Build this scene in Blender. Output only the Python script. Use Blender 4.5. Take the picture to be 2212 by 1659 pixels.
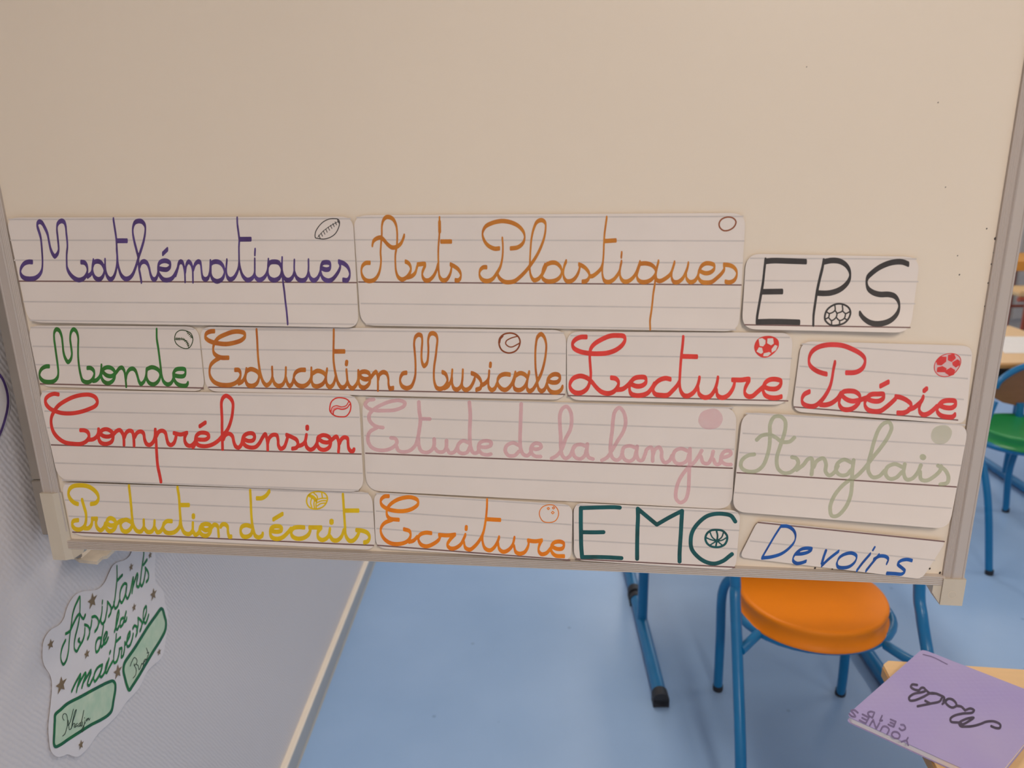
import bpy, bmesh, math, random
import numpy as np
from mathutils import Vector, Matrix
random.seed(7)
S = bpy.context.scene
COL = S.collection
for o in list(bpy.data.objects): bpy.data.objects.remove(o)

# ---------------------------------------------------------------- camera (photograph taken as 2212 x 1659)
F, CX, CY, H = 1650.0, 1106.0, 829.5, 1.5
def nrm(v):
    v = np.array(v, float); return v/np.linalg.norm(v)
_down = nrm((97, 5608, F)); AY = np.array((34., -485., F)); AY = nrm(AY-_down*AY.dot(_down)); AZ = -_down; AX = np.cross(AY, AZ)
CAM = np.array([0, 0, H])
cam = bpy.data.cameras.new('camera'); cam_o = bpy.data.objects.new('camera', cam); COL.objects.link(cam_o)
cam.sensor_width = 36.0; cam.lens = F/2212*36.0; cam.clip_start = 0.02; cam.clip_end = 60
_M = Matrix(((AX[0], -AX[1], -AX[2], 0), (AY[0], -AY[1], -AY[2], 0), (AZ[0], -AZ[1], -AZ[2], 0), (0, 0, 0, 1)))
cam_o.matrix_world = Matrix.Translation((0, 0, H))@_M
cam.dof.use_dof = True; cam.dof.focus_distance = 0.93; cam.dof.aperture_fstop = 6.0
S.camera = cam_o

# ---------------------------------------------------------------- world, lamps, exposure
S.view_settings.view_transform = 'Standard'; S.view_settings.look = 'None'
S.view_settings.gamma = 1.0; S.view_settings.use_curve_mapping = False
S.view_settings.exposure = -0.36
w = bpy.data.worlds.new('sky'); S.world = w; w.use_nodes = True
w.node_tree.nodes['Background'].inputs[0].default_value = (0.55, 0.72, 1.0, 1)
w.node_tree.nodes['Background'].inputs[1].default_value = 1.0
def area(name, loc, size, power, col, rot=(0, 0, 0)):
    l = bpy.data.lights.new(name, 'AREA'); l.shape = 'RECTANGLE'; l.size, l.size_y = size; l.energy = power; l.color = col
    o = bpy.data.objects.new(name, l); COL.objects.link(o); o.location = loc; o.rotation_euler = rot
    o['kind'] = 'helper'
    return o
CEIL = 2.75
XW = -0.627
ROOM = (XW, 6.2, -3.2, 7.0)
LAMPS = [(0.55, -1.45), (3.3, -1.45), (0.25, 2.75), (3.3, 2.35), (3.3, 5.2), (0.85, 5.2)]
LAMP_POWER = [66, 33, 31, 15, 16, 20]
for (lx, ly), pw in zip(LAMPS, LAMP_POWER):
    area('ceiling_lamp_light', (lx, ly, CEIL-0.075), (0.28, 1.3), pw, (1.0, 0.885, 0.765))
area('window_daylight', (2.2, 6.85, 1.75), (3.6, 1.3), 38, (0.70, 0.84, 1.0), (math.radians(-90), 0, 0))
area('window_daylight', (6.05, 1.5, 1.75), (5.0, 1.3), 10, (0.90, 0.94, 1.0), (0, math.radians(90), math.radians(90)))

# ---------------------------------------------------------------- measuring helpers
def ray(px, py):
    d = np.array([(px-CX)/F, (py-CY)/F, 1.]); return np.array([AX@d, AY@d, AZ@d])
def G(px, py, z=0):
    r = ray(px, py); return CAM+r*((z-H)/r[2])
def atX(px, py, x):
    r = ray(px, py); return CAM+r*(x/r[0])
def atY(px, py, y):
    r = ray(px, py); return CAM+r*(y/r[1])

# ---------------------------------------------------------------- materials
def lin(c):
    return tuple((x/12.92 if x <= 0.04045 else ((x+0.055)/1.055)**2.4) for x in c[:3])+(1.0,)
def rgb(r, g, b): return (r/255., g/255., b/255.)
def mat(name, c, rough=0.5, metal=0.0, spec=0.5, var=0.0, vscale=20.0, bump=0.0, bscale=200.0, coat=0.0, stretch=None, c2=None):
    m = bpy.data.materials.new(name); m.use_nodes = True
    nt = m.node_tree; b = nt.nodes['Principled BSDF']
    b.inputs['Roughness'].default_value = rough; b.inputs['Metallic'].default_value = metal
    b.inputs['Specular IOR Level'].default_value = spec
    b.inputs['Coat Weight'].default_value = coat; b.inputs['Coat Roughness'].default_value = 0.12
    tc = nt.nodes.new('ShaderNodeTexCoord'); mp = nt.nodes.new('ShaderNodeMapping')
    nt.links.new(tc.outputs['Object'], mp.inputs['Vector'])
    if stretch: mp.inputs['Scale'].default_value = stretch
    n = nt.nodes.new('ShaderNodeTexNoise'); n.inputs['Scale'].default_value = vscale; n.inputs['Detail'].default_value = 4
    nt.links.new(mp.outputs['Vector'], n.inputs['Vector'])
    r = nt.nodes.new('ShaderNodeValToRGB'); r.color_ramp.elements[0].position = 0.3; r.color_ramp.elements[1].position = 0.7
    base = lin(c)
    lo = lin(c2) if c2 else tuple(x*(1-var) for x in base[:3])+(1,)
    r.color_ramp.elements[0].color = lo; r.color_ramp.elements[1].color = base
    nt.links.new(n.outputs['Fac'], r.inputs['Fac']); nt.links.new(r.outputs['Color'], b.inputs['Base Color'])
    if bump:
        nb = nt.nodes.new('ShaderNodeTexNoise'); nb.inputs['Scale'].default_value = bscale
        nt.links.new(mp.outputs['Vector'], nb.inputs['Vector'])
        bp = nt.nodes.new('ShaderNodeBump'); bp.inputs['Strength'].default_value = bump; bp.inputs['Distance'].default_value = 0.001
        nt.links.new(nb.outputs['Fac'], bp.inputs['Height']); nt.links.new(bp.outputs['Normal'], b.inputs['Normal'])
    return m
MAT = {}
MAT['board'] = mat('white_enamel', rgb(230, 214, 194), 0.42, var=0.035, vscale=2.2, spec=0.4, bump=0.02, bscale=900)
MAT['card'] = mat('laminated_card', rgb(228, 215, 205), 0.45, var=0.04, vscale=14, spec=0.4)
MAT['rule'] = mat('printed_grey_line', rgb(205, 194, 187), 0.5, var=0.08, vscale=60)
MAT['base'] = mat('printed_dark_line', rgb(126, 94, 88), 0.5, var=0.1, vscale=60)
MAT['alu'] = mat('brushed_aluminium', rgb(190, 177, 167), 0.40, metal=0.15, var=0.03, vscale=60, stretch=(1, 1, 0.03))
MAT['alu_flat'] = mat('brushed_aluminium_rail', rgb(208, 194, 182), 0.42, metal=0.35, var=0.12, vscale=60, stretch=(0.03, 1, 1))
MAT['plastic'] = mat('cream_plastic', rgb(200, 187, 168), 0.45, var=0.05, vscale=30)
MAT['dirty'] = mat('cream_plastic_soiled', rgb(222, 206, 184), 0.5, var=0.16, vscale=70)
MAT['blue'] = mat('blue_painted_steel', rgb(14, 114, 170), 0.32, spec=0.45, var=0.08, vscale=15, coat=0.08)
MAT['black'] = mat('black_rubber', rgb(38, 38, 44), 0.6, var=0.1)
MAT['orange'] = mat('orange_plastic', rgb(238, 132, 6), 0.48, spec=0.28, var=0.04, vscale=10)
MAT['green'] = mat('green_plastic', rgb(34, 142, 74), 0.35, var=0.05, vscale=10)
MAT['brown_ply'] = mat('brown_plywood', rgb(146, 100, 70), 0.5, var=0.12, vscale=14, stretch=(1, 1, 6))
MAT['wood'] = mat('beech_laminate', rgb(232, 190, 136), 0.45, var=0.07, vscale=9, stretch=(1, 9, 1))
MAT['wood_edge'] = mat('beech_edge', rgb(196, 150, 92), 0.5, var=0.12, vscale=20)
MAT['honey'] = mat('honey_wood', rgb(228, 156, 62), 0.5, var=0.1, vscale=9)
MAT['red'] = mat('red_brown_steel', rgb(176, 84, 58), 0.4, var=0.1)
MAT['pages'] = mat('paper_pages', rgb(228, 220, 222), 0.6, var=0.12, vscale=160, stretch=(0.1, 0.1, 12))
MAT['white_paper'] = mat('white_paper', rgb(236, 228, 220), 0.6, var=0.04)
MAT['trim'] = mat('cream_trim', rgb(226, 214, 198), 0.5, var=0.04)
MAT['skirt'] = mat('grey_skirting', rgb(172, 172, 172), 0.4, var=0.05)
MAT['white_wall'] = mat('white_paint', rgb(226, 222, 216), 0.7, var=0.03, vscale=3, bump=0.2, bscale=300)
MAT['cupboard'] = mat('white_cupboard', rgb(214, 208, 204), 0.5, var=0.03)
MAT['dark'] = mat('dark_gap', rgb(60, 52, 48), 0.7)
MAT['sheet'] = mat('glossy_white_paper', rgb(224, 216, 214), 0.45, var=0.03, vscale=20)
MAT['leafgreen'] = mat('pale_green_pencil', rgb(200, 212, 184), 0.6, var=0.22, vscale=45, c2=rgb(174, 200, 170))
MAT['gold'] = mat('gold_foil', rgb(138, 112, 76), 0.45, metal=0.2, var=0.2, vscale=60)
def ink(name, c, c2=None, rough=0.5, alpha=1.0):
    m = mat(name, c, rough, var=0.16, vscale=70, c2=c2, spec=0.35)
    if alpha < 1: m.node_tree.nodes['Principled BSDF'].inputs['Alpha'].default_value = alpha
    return m
MAT['hinge'] = mat('darker_aluminium', rgb(150, 140, 131), 0.5, metal=0.1, var=0.1)  # hinge metal in a darker grey than the frame rails
INK = dict(
 mathematiques=ink('violet_ink', rgb(92, 70, 130), rgb(74, 52, 98)), arts=ink('amber_ink', rgb(212, 134, 42), rgb(194, 112, 32), alpha=0.9),
 eps=ink('black_ink', rgb(66, 60, 58), rgb(54, 50, 48)), monde=ink('green_ink', rgb(50, 126, 54), rgb(58, 104, 40)),
 education=ink('ochre_ink', rgb(206, 124, 42), rgb(186, 98, 32), alpha=0.9), lecture=ink('red_ink', rgb(232, 70, 60), rgb(212, 58, 46)),
 poesie=ink('crimson_ink', rgb(228, 70, 68), rgb(206, 58, 52)), comprehension=ink('scarlet_ink', rgb(228, 64, 52), rgb(206, 52, 42)),
 etude=ink('pale_pink_ink', rgb(240, 176, 184), rgb(236, 164, 174), alpha=0.42), anglais=ink('pale_green_ink', rgb(186, 194, 152), rgb(178, 186, 142), alpha=0.45),
 production=ink('yellow_ink', rgb(238, 200, 0), rgb(226, 184, 2), alpha=0.88), ecriture=ink('orange_ink', rgb(248, 142, 6), rgb(232, 118, 8), alpha=0.9),
 emc=ink('teal_ink', rgb(26, 92, 94), rgb(30, 72, 70)), devoirs=ink('blue_ink', rgb(32, 94, 174), rgb(34, 70, 136)),
 wall=ink('leaf_green_ink', rgb(32, 130, 58), rgb(24, 98, 52)), ring=ink('bottle_green_ink', rgb(26, 110, 50), rgb(20, 84, 62)),
 names=ink('pencil_line', rgb(44, 62, 44)), maths=ink('pen_grey', rgb(62, 50, 66), rgb(78, 64, 84)), initials=ink('faded_pen_grey', rgb(104, 88, 124), rgb(118, 102, 140)),
 pinkfill=ink('pink_tint', rgb(240, 184, 190), rgb(240, 196, 200), alpha=0.38))

# wallpaper: embossed diagonal weave
def wallpaper():
    m = bpy.data.materials.new('embossed_wallpaper'); m.use_nodes = True; nt = m.node_tree; b = nt.nodes['Principled BSDF']
    b.inputs['Base Color'].default_value = lin(rgb(210, 203, 202)); b.inputs['Roughness'].default_value = 0.55
    tc = nt.nodes.new('ShaderNodeTexCoord')
    hs = []
    for rot, sc, ws in ((1.02, 50, 1.0), (-0.45, 34, 0.8)):
        mp = nt.nodes.new('ShaderNodeMapping'); mp.inputs['Rotation'].default_value = (rot, 0, 0)
        nt.links.new(tc.outputs['Object'], mp.inputs['Vector'])
        wv = nt.nodes.new('ShaderNodeTexWave'); wv.bands_direction = 'Z'; wv.inputs['Scale'].default_value = sc; wv.inputs['Distortion'].default_value = 2.6
        wv.inputs['Detail'].default_value = 1.5; wv.inputs['Detail Scale'].default_value = 1.2
        nt.links.new(mp.outputs['Vector'], wv.inputs['Vector']); hs.append(wv)
    n = nt.nodes.new('ShaderNodeTexNoise'); n.inputs['Scale'].default_value = 110; nt.links.new(tc.outputs['Object'], n.inputs['Vector'])
    a = nt.nodes.new('ShaderNodeMath'); a.operation = 'MULTIPLY_ADD'; a.inputs[1].default_value = 0.45
    nt.links.new(hs[1].outputs['Fac'], a.inputs[0]); nt.links.new(hs[0].outputs['Fac'], a.inputs[2])
    a2 = nt.nodes.new('ShaderNodeMath'); a2.operation = 'MULTIPLY_ADD'; a2.inputs[1].default_value = 0.6
    nt.links.new(n.outputs['Fac'], a2.inputs[0]); nt.links.new(a.outputs[0], a2.inputs[2])
    bp = nt.nodes.new('ShaderNodeBump'); bp.inputs['Strength'].default_value = 0.30; bp.inputs['Distance'].default_value = 0.0012
    nt.links.new(a2.outputs[0], bp.inputs['Height']); nt.links.new(bp.outputs['Normal'], b.inputs['Normal'])
    return m
MAT['wallpaper'] = wallpaper()
# blue linoleum floor: faint mottling, scuffs
def lino():
    m = mat('blue_linoleum', rgb(150, 180, 218), 0.36, var=0.10, vscale=2.5, spec=0.5, c2=rgb(140, 171, 210), bump=0.02, bscale=60)
    nt = m.node_tree; b = nt.nodes['Principled BSDF']
    src = b.inputs['Base Color'].links[0].from_socket
    tc = [n for n in nt.nodes if n.type == 'TEX_COORD'][0]
    v = nt.nodes.new('ShaderNodeTexVoronoi'); v.inputs['Scale'].default_value = 7; v.inputs['Randomness'].default_value = 1
    nt.links.new(tc.outputs['Object'], v.inputs['Vector'])
    r = nt.nodes.new('ShaderNodeValToRGB'); r.color_ramp.elements[0].position = 0.03; r.color_ramp.elements[1].position = 0.055
    r.color_ramp.elements[0].color = (0.72, 0.74, 0.78, 1); r.color_ramp.elements[1].color = (1, 1, 1, 1)
    nt.links.new(v.outputs['Distance'], r.inputs['Fac'])
    mx = nt.nodes.new('ShaderNodeMix'); mx.data_type = 'RGBA'; mx.blend_type = 'MULTIPLY'; mx.inputs[0].default_value = 1
    nt.links.new(src, mx.inputs[6]); nt.links.new(r.outputs['Color'], mx.inputs[7]); nt.links.new(mx.outputs[2], b.inputs['Base Color'])
    return m
MAT['lino'] = lino()
# violet plastic cover with a scaled relief
def cover():
    m = mat('violet_plastic_cover', rgb(172, 158, 196), 0.42, var=0.1, vscale=5, c2=rgb(162, 146, 196))
    nt = m.node_tree; b = nt.nodes['Principled BSDF']; tc = [n for n in nt.nodes if n.type == 'TEX_COORD'][0]
    v = nt.nodes.new('ShaderNodeTexVoronoi'); v.inputs['Scale'].default_value = 110; v.inputs['Randomness'].default_value = 0.15
    nt.links.new(tc.outputs['Object'], v.inputs['Vector'])
    bp = nt.nodes.new('ShaderNodeBump'); bp.inputs['Strength'].default_value = 0.25; bp.inputs['Distance'].default_value = 0.001
    nt.links.new(v.outputs['Distance'], bp.inputs['Height']); nt.links.new(bp.outputs['Normal'], b.inputs['Normal'])
    return m
MAT['cover'] = cover()
def emit(name, c, s):
    m = bpy.data.materials.new(name); m.use_nodes = True; b = m.node_tree.nodes['Principled BSDF']
    b.inputs['Emission Color'].default_value = lin(c); b.inputs['Emission Strength'].default_value = s; b.inputs['Base Color'].default_value = lin(c)
    return m
MAT['diffuser'] = emit('lamp_diffuser', rgb(255, 244, 226), 3.0)
def glass():
    m = bpy.data.materials.new('window_glass'); m.use_nodes = True; nt = m.node_tree
    nt.nodes.remove(nt.nodes['Principled BSDF']); out = nt.nodes['Material Output']
    t = nt.nodes.new('ShaderNodeBsdfTransparent'); g = nt.nodes.new('ShaderNodeBsdfGlossy'); g.inputs['Roughness'].default_value = 0.02
    f = nt.nodes.new('ShaderNodeFresnel'); mx = nt.nodes.new('ShaderNodeMixShader')
    nt.links.new(f.outputs[0], mx.inputs[0]); nt.links.new(t.outputs[0], mx.inputs[1]); nt.links.new(g.outputs[0], mx.inputs[2]); nt.links.new(mx.outputs[0], out.inputs[0])
    return m
MAT['glass'] = glass()
# ---------------------------------------------------------------- shape fields
def spline(pts, closed=False, step=2.2):
    p = [np.array(q, float) for q in pts]
    n = len(p)
    if n == 2 and not closed:
        return [p[0], p[1]]
    out = []
    rng = range(n) if closed else range(n-1)
    for i in rng:
        p1, p2 = p[i], p[(i+1) % n]
        p0 = p[i-1] if (closed or i > 0) else 2*p1-p2
        p3 = p[(i+2) % n] if (closed or i+2 < n) else 2*p2-p1
        # centripetal-like tangents keep uneven points smooth
        d0, d1, d2 = [max(float(np.hypot(*v)), 1e-6)**0.5 for v in (p1-p0, p2-p1, p3-p2)]
        m1 = (p1-p0)/d0-(p2-p0)/(d0+d1)+(p2-p1)/d1
        m2 = (p2-p1)/d1-(p3-p1)/(d1+d2)+(p3-p2)/d2
        m1 *= d1; m2 *= d1
        k = max(1, int(np.hypot(*(p2-p1))/step))
        for j in range(k):
            t = j/k
            out.append((2*t**3-3*t**2+1)*p1+(t**3-2*t**2+t)*m1+(-2*t**3+3*t**2)*p2+(t**3-t**2)*m2)
    out.append(p[0] if closed else p[-1])
    return out
class Field:
    """signed field on a grid over a photo-space rectangle; below zero is ink"""
    def __init__(s, x0, y0, x1, y1, g=1.0):
        s.x0, s.y0, s.g = x0, y0, g
        s.nx, s.ny = int((x1-x0)/g)+2, int((y1-y0)/g)+2
        s.f = np.full((s.ny, s.nx), 3.0)
    def line(s, pts, a, b, ang=0.0):
        ca, sa = np.cos(ang), np.sin(ang)
        R = np.array([[ca/a, sa/a], [-sa/b, ca/b]])
        m = max(a, b)+2.5
        for p, q in zip(pts[:-1], pts[1:]):
            xa, xb = min(p[0], q[0])-m, max(p[0], q[0])+m
            ya, yb = min(p[1], q[1])-m, max(p[1], q[1])+m
            i0, i1 = max(0, int((xa-s.x0)/s.g)), min(s.nx, int((xb-s.x0)/s.g)+2)
            j0, j1 = max(0, int((ya-s.y0)/s.g)), min(s.ny, int((yb-s.y0)/s.g)+2)
            if i1 <= i0 or j1 <= j0: continue
            X, Y = np.meshgrid(s.x0+s.g*np.arange(i0, i1), s.y0+s.g*np.arange(j0, j1))
            px, py = R@np.array([p[0], p[1]]); qx, qy = R@np.array([q[0], q[1]])
            U = R[0, 0]*X+R[0, 1]*Y-px; V = R[1, 0]*X+R[1, 1]*Y-py
            dx, dy = qx-px, qy-py
            L = dx*dx+dy*dy+1e-12
            t = np.clip((U*dx+V*dy)/L, 0, 1)
            if b/a > 1.35: d = (np.abs(U-t*dx)**3+np.abs(V-t*dy)**3)**(1/3)-1.0
            else: d = np.sqrt((U-t*dx)**2+(V-t*dy)**2)-1.0
            s.f[j0:j1, i0:i1] = np.minimum(s.f[j0:j1, i0:i1], d*min(a, b))
    def poly(s, pts, hole=False):
        P = np.array(pts)
        m = 3
        i0, i1 = max(0, int((P[:,0].min()-m-s.x0)/s.g)), min(s.nx, int((P[:,0].max()+m-s.x0)/s.g)+2)
        j0, j1 = max(0, int((P[:,1].min()-m-s.y0)/s.g)), min(s.ny, int((P[:,1].max()+m-s.y0)/s.g)+2)
        X, Y = np.meshgrid(s.x0+s.g*np.arange(i0, i1), s.y0+s.g*np.arange(j0, j1))
        d = np.full(X.shape, 1e9); ins = np.zeros(X.shape, bool)
        n = len(P)
        for k in range(n):
            ax, ay = P[k]; bx, by = P[(k+1) % n]
            dx, dy = bx-ax, by-ay
            t = np.clip(((X-ax)*dx+(Y-ay)*dy)/(dx*dx+dy*dy+1e-12), 0, 1)
            d = np.minimum(d, np.hypot(X-ax-t*dx, Y-ay-t*dy))
            c = (ay > Y) != (by > Y)
            with np.errstate(divide='ignore', invalid='ignore'):
                ins ^= c & (X < (bx-ax)*(Y-ay)/(by-ay+1e-30)+ax)
        sd = np.where(ins, -d, d)
        v = s.f[j0:j1, i0:i1]
        s.f[j0:j1, i0:i1] = np.maximum(v, -sd) if hole else np.minimum(v, sd)
    def mesh(s):
        """marching squares -> (verts in photo space, faces)"""
        f = s.f; g = s.g
        V, F, idx = [], [], {}
        def corner(i, j):
            k = (i, j, 0)
            if k not in idx:
                idx[k] = len(V); V.append((s.x0+i*g, s.y0+j*g))
            return idx[k]
        def cut(i, j, i2, j2):
            k = (i, j, 1) if j == j2 else (i, j, 2)
            if k not in idx:
                a, b = f[j, i], f[j2, i2]
                t = min(max(a/(a-b), 0.02), 0.98)
                idx[k] = len(V); V.append((s.x0+(i+(i2-i)*t)*g, s.y0+(j+(j2-j)*t)*g))
            return idx[k]
        neg = f < 0
        any_ = neg[:-1, :-1] | neg[1:, :-1] | neg[:-1, 1:] | neg[1:, 1:]
        for j, i in zip(*np.nonzero(any_)):
            i, j = int(i), int(j)
            c = [(i, j), (i+1, j), (i+1, j+1), (i, j+1)]
            s_ = [bool(neg[y, x]) for x, y in c]
            poly = []
            for k in range(4):
                (xa, ya), (xb, yb) = c[k], c[(k+1) % 4]
                if s_[k]: poly.append(corner(xa, ya))
                if s_[k] != s_[(k+1) % 4]:
                    poly.append(cut(min(xa, xb), min(ya, yb), max(xa, xb), max(ya, yb)))
            if len(poly) >= 3: F.append(poly[::-1])
        return V, F
def to_photo(cr, pts):
    return [(cr[0]+x/cr[2], cr[1]+y/cr[2]) for x, y in pts]
def word_field(w, g=1.0, only=None):
    allp = []
    items = []
    for cr, strokes in w['groups']:
        for st in strokes:
            if isinstance(st, tuple) and isinstance(st[0], str):
                kind, pts = st[0], st[-1]
                ab = (st[1], st[2]) if kind in ('W', 'WC') else w['nib']
            else:
                kind, pts, ab = 'L', st, w['nib']
            if only and (only == 'ball') != (kind in ('WC', 'F', 'H') or (kind == 'W' and max(ab) < 2.7)): continue
            pp = to_photo(cr, pts)
            items.append((kind, pp, ab)); allp += pp
    if not allp: return None
    A = np.array(allp)
    fl = Field(A[:,0].min()-9, A[:,1].min()-9, A[:,0].max()+9, A[:,1].max()+9, g)
    for kind, pp, ab in items:
        if kind in ('L', 'W'): fl.line(spline(pp), ab[0], ab[1], w.get('nibang', 0.0))
        elif kind in ('C', 'WC'): fl.line(spline(pp, True), ab[0], ab[1], w.get('nibang', 0.0))
        elif kind == 'F': fl.poly(spline(pp, True))
    for kind, pp, ab in items:
        if kind == 'H': fl.poly(pp, True)
    return fl
# ---------------------------------------------------------------- writing and drawings
# Pen strokes, measured on the cards. Each crop is (x0, y0, scale); points are in crop units.
# stroke kinds: plain list = open pen line; ('C', pts) closed line; ('F', pts) filled patch; ('H', pts) patch left blank
# ('W', a, b, pts) open line with its own nib; ('WC', a, b, pts) closed line with its own nib
def crop(x0, y0, w):
    return (x0, y0, 2212.0 / w)
A1, A2, B1, B2 = crop(0,440,400), crop(380,440,400), crop(750,440,450), crop(1180,440,450)
CC, DD, E1, F1 = crop(1590,530,420), crop(40,690,400), crop(430,690,410), crop(820,690,420)
G1, H1, I1, I2 = crop(1210,700,510), crop(1700,720,410), crop(80,830,360), crop(420,830,380)
J1, J2, K1, L1 = crop(780,850,420), crop(1180,850,430), crop(1570,870,540), crop(120,1030,380)
L2, M1, N1, O1 = crop(480,1030,340), crop(800,1050,450), crop(1220,1070,400), crop(1580,1100,520)
P1, P2, Q1 = (80,1160,6.38), (80,1400,6.4067), (1780,1380,5.1204)

WORDS = {}
WORDS['mathematiques'] = dict(nib=(1.8, 5.3), groups=[
 (A1, [
  [(388,697),(345,695),(295,713),(258,760),(246,815),(262,862),(300,890),(360,898),(420,890),(465,860),(498,810),(508,760),(511,680),(507,600),(500,500),(488,400),(468,330),(450,275),(448,240),(470,215),(500,225),(540,290),(570,360),(590,460),(610,550),(635,605),(657,630),(685,605),(703,560),(702,500),(692,400),(683,300),(690,245),(715,215),(742,205),(770,220),(788,270),(795,350),(806,450),(808,520),(800,600),(800,700),(805,770),(840,840),(890,890),(945,912),(1000,895),(1035,850),(1048,800),(1040,740),(1015,705),(972,698)],
  [(1050,870),(1095,830),(1108,740),(1118,680)],
  [(1112,740),(1130,700),(1165,688),(1205,700),(1235,740),(1250,790),(1240,850),(1215,890),(1180,905),(1140,885),(1115,840),(1108,780),(1112,730)],
  [(1258,675),(1260,760),(1270,830),(1295,885),(1325,905),(1355,885),(1380,830),(1398,740),(1402,620),(1396,540)],
  [(1358,190),(1375,300),(1390,400),(1398,520),(1404,620),(1412,720),(1430,800),(1455,860),(1500,898),(1545,890),(1585,850),(1620,770),(1645,690),(1665,620),(1695,530),(1725,420),(1738,330),(1735,260),(1700,215),(1660,207),(1615,225),(1592,280),(1590,350),(1605,440),(1630,540),(1650,620),(1658,700),(1665,780),(1680,860),(1692,930)],
  [(1402,443),(1520,443)],
  [(1672,750),(1690,705),(1725,690),(1760,710),(1785,770),(1800,840),(1820,890),(1845,908),(1870,890),(1888,840),(1893,780)],
  [(1905,775),(1950,785),(2000,785),(2033,755),(2037,715),(2005,688),(1955,683),(1910,705),(1892,750),(1895,820),(1920,870),(1960,908),(2010,912),(2060,890),(2100,830),(2130,760),(2145,700),(2165,692)],
  [(1948,598),(2003,545)],
 ]),
 (A2, [
  [(0,850),(20,790),(35,720),(60,692),(80,700),(100,760),(110,840),(113,922)],
  [(116,810),(130,725),(155,693),(185,720),(203,790),(206,860),(207,926)],
  [(213,780),(235,720),(268,692),(293,700),(305,760),(312,830),(325,885),(355,906),(385,890),(405,835),(412,770),(415,690)],
  [(420,720),(445,700),(480,692),(525,702),(560,735),(582,790),(580,850),(550,905),(495,928),(450,908),(425,865),(420,790),(422,720)],
  [(612,680),(606,740),(605,820),(620,880),(650,905),(690,890),(725,840),(748,780),(758,700)],
  [(735,180),(738,250),(750,340),(760,430),(756,520),(757,600),(760,700),(775,790),(803,865),(855,912),(900,900),(930,870),(943,830),(945,750),(945,670)],
  [(943,830),(955,880),(992,910),(1035,900),(1075,860),(1098,800),(1103,740),(1108,675)],
  [(768,425),(898,424)],
  [(949,555),(946,602)],
  [(1108,740),(1130,703),(1180,694),(1230,705),(1262,760),(1262,830),(1240,885),(1180,914),(1125,892),(1103,840),(1103,770)],
  [(1272,655),(1270,750),(1275,850),(1285,950),(1300,1060),(1310,1160),(1325,1280),(1338,1425)],
  [(1275,820),(1290,870),(1320,908),(1355,912),(1395,880),(1415,820),(1416,750),(1418,685)],
  [(1420,825),(1450,890),(1500,918),(1545,908),(1575,860),(1587,780),(1587,680)],
  [(1590,830),(1610,890),(1650,917),(1690,895),(1720,840),(1735,780)],
  [(1745,770),(1790,788),(1835,780),(1850,740),(1838,708),(1795,700),(1755,710),(1733,760),(1735,830),(1760,890),(1820,920),(1870,905),(1920,850),(1955,790),(1968,740),(1955,700)],
  [(1948,692),(2010,715),(2055,755),(2080,820),(2075,880),(2050,915),(2000,910)],
  ('WC', 1.0, 1.0, [(1670,408),(1668,350),(1700,285),(1760,220),(1830,185),(1890,178),(1942,188),(1958,225),(1945,290),(1905,360),(1840,405),(1770,422),(1700,415)]),
  ('W', 0.7, 0.7, [(1700,398),(1760,330),(1840,270),(1945,212)]),
 ]+[('W',0.8,0.8,[(1718+i*28-9,390-i*22.5-20+abs(i-4)*1.2),(1718+i*28+9,390-i*22.5+18+abs(i-4)*1.2)]) for i in range(9)]),
])
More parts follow.
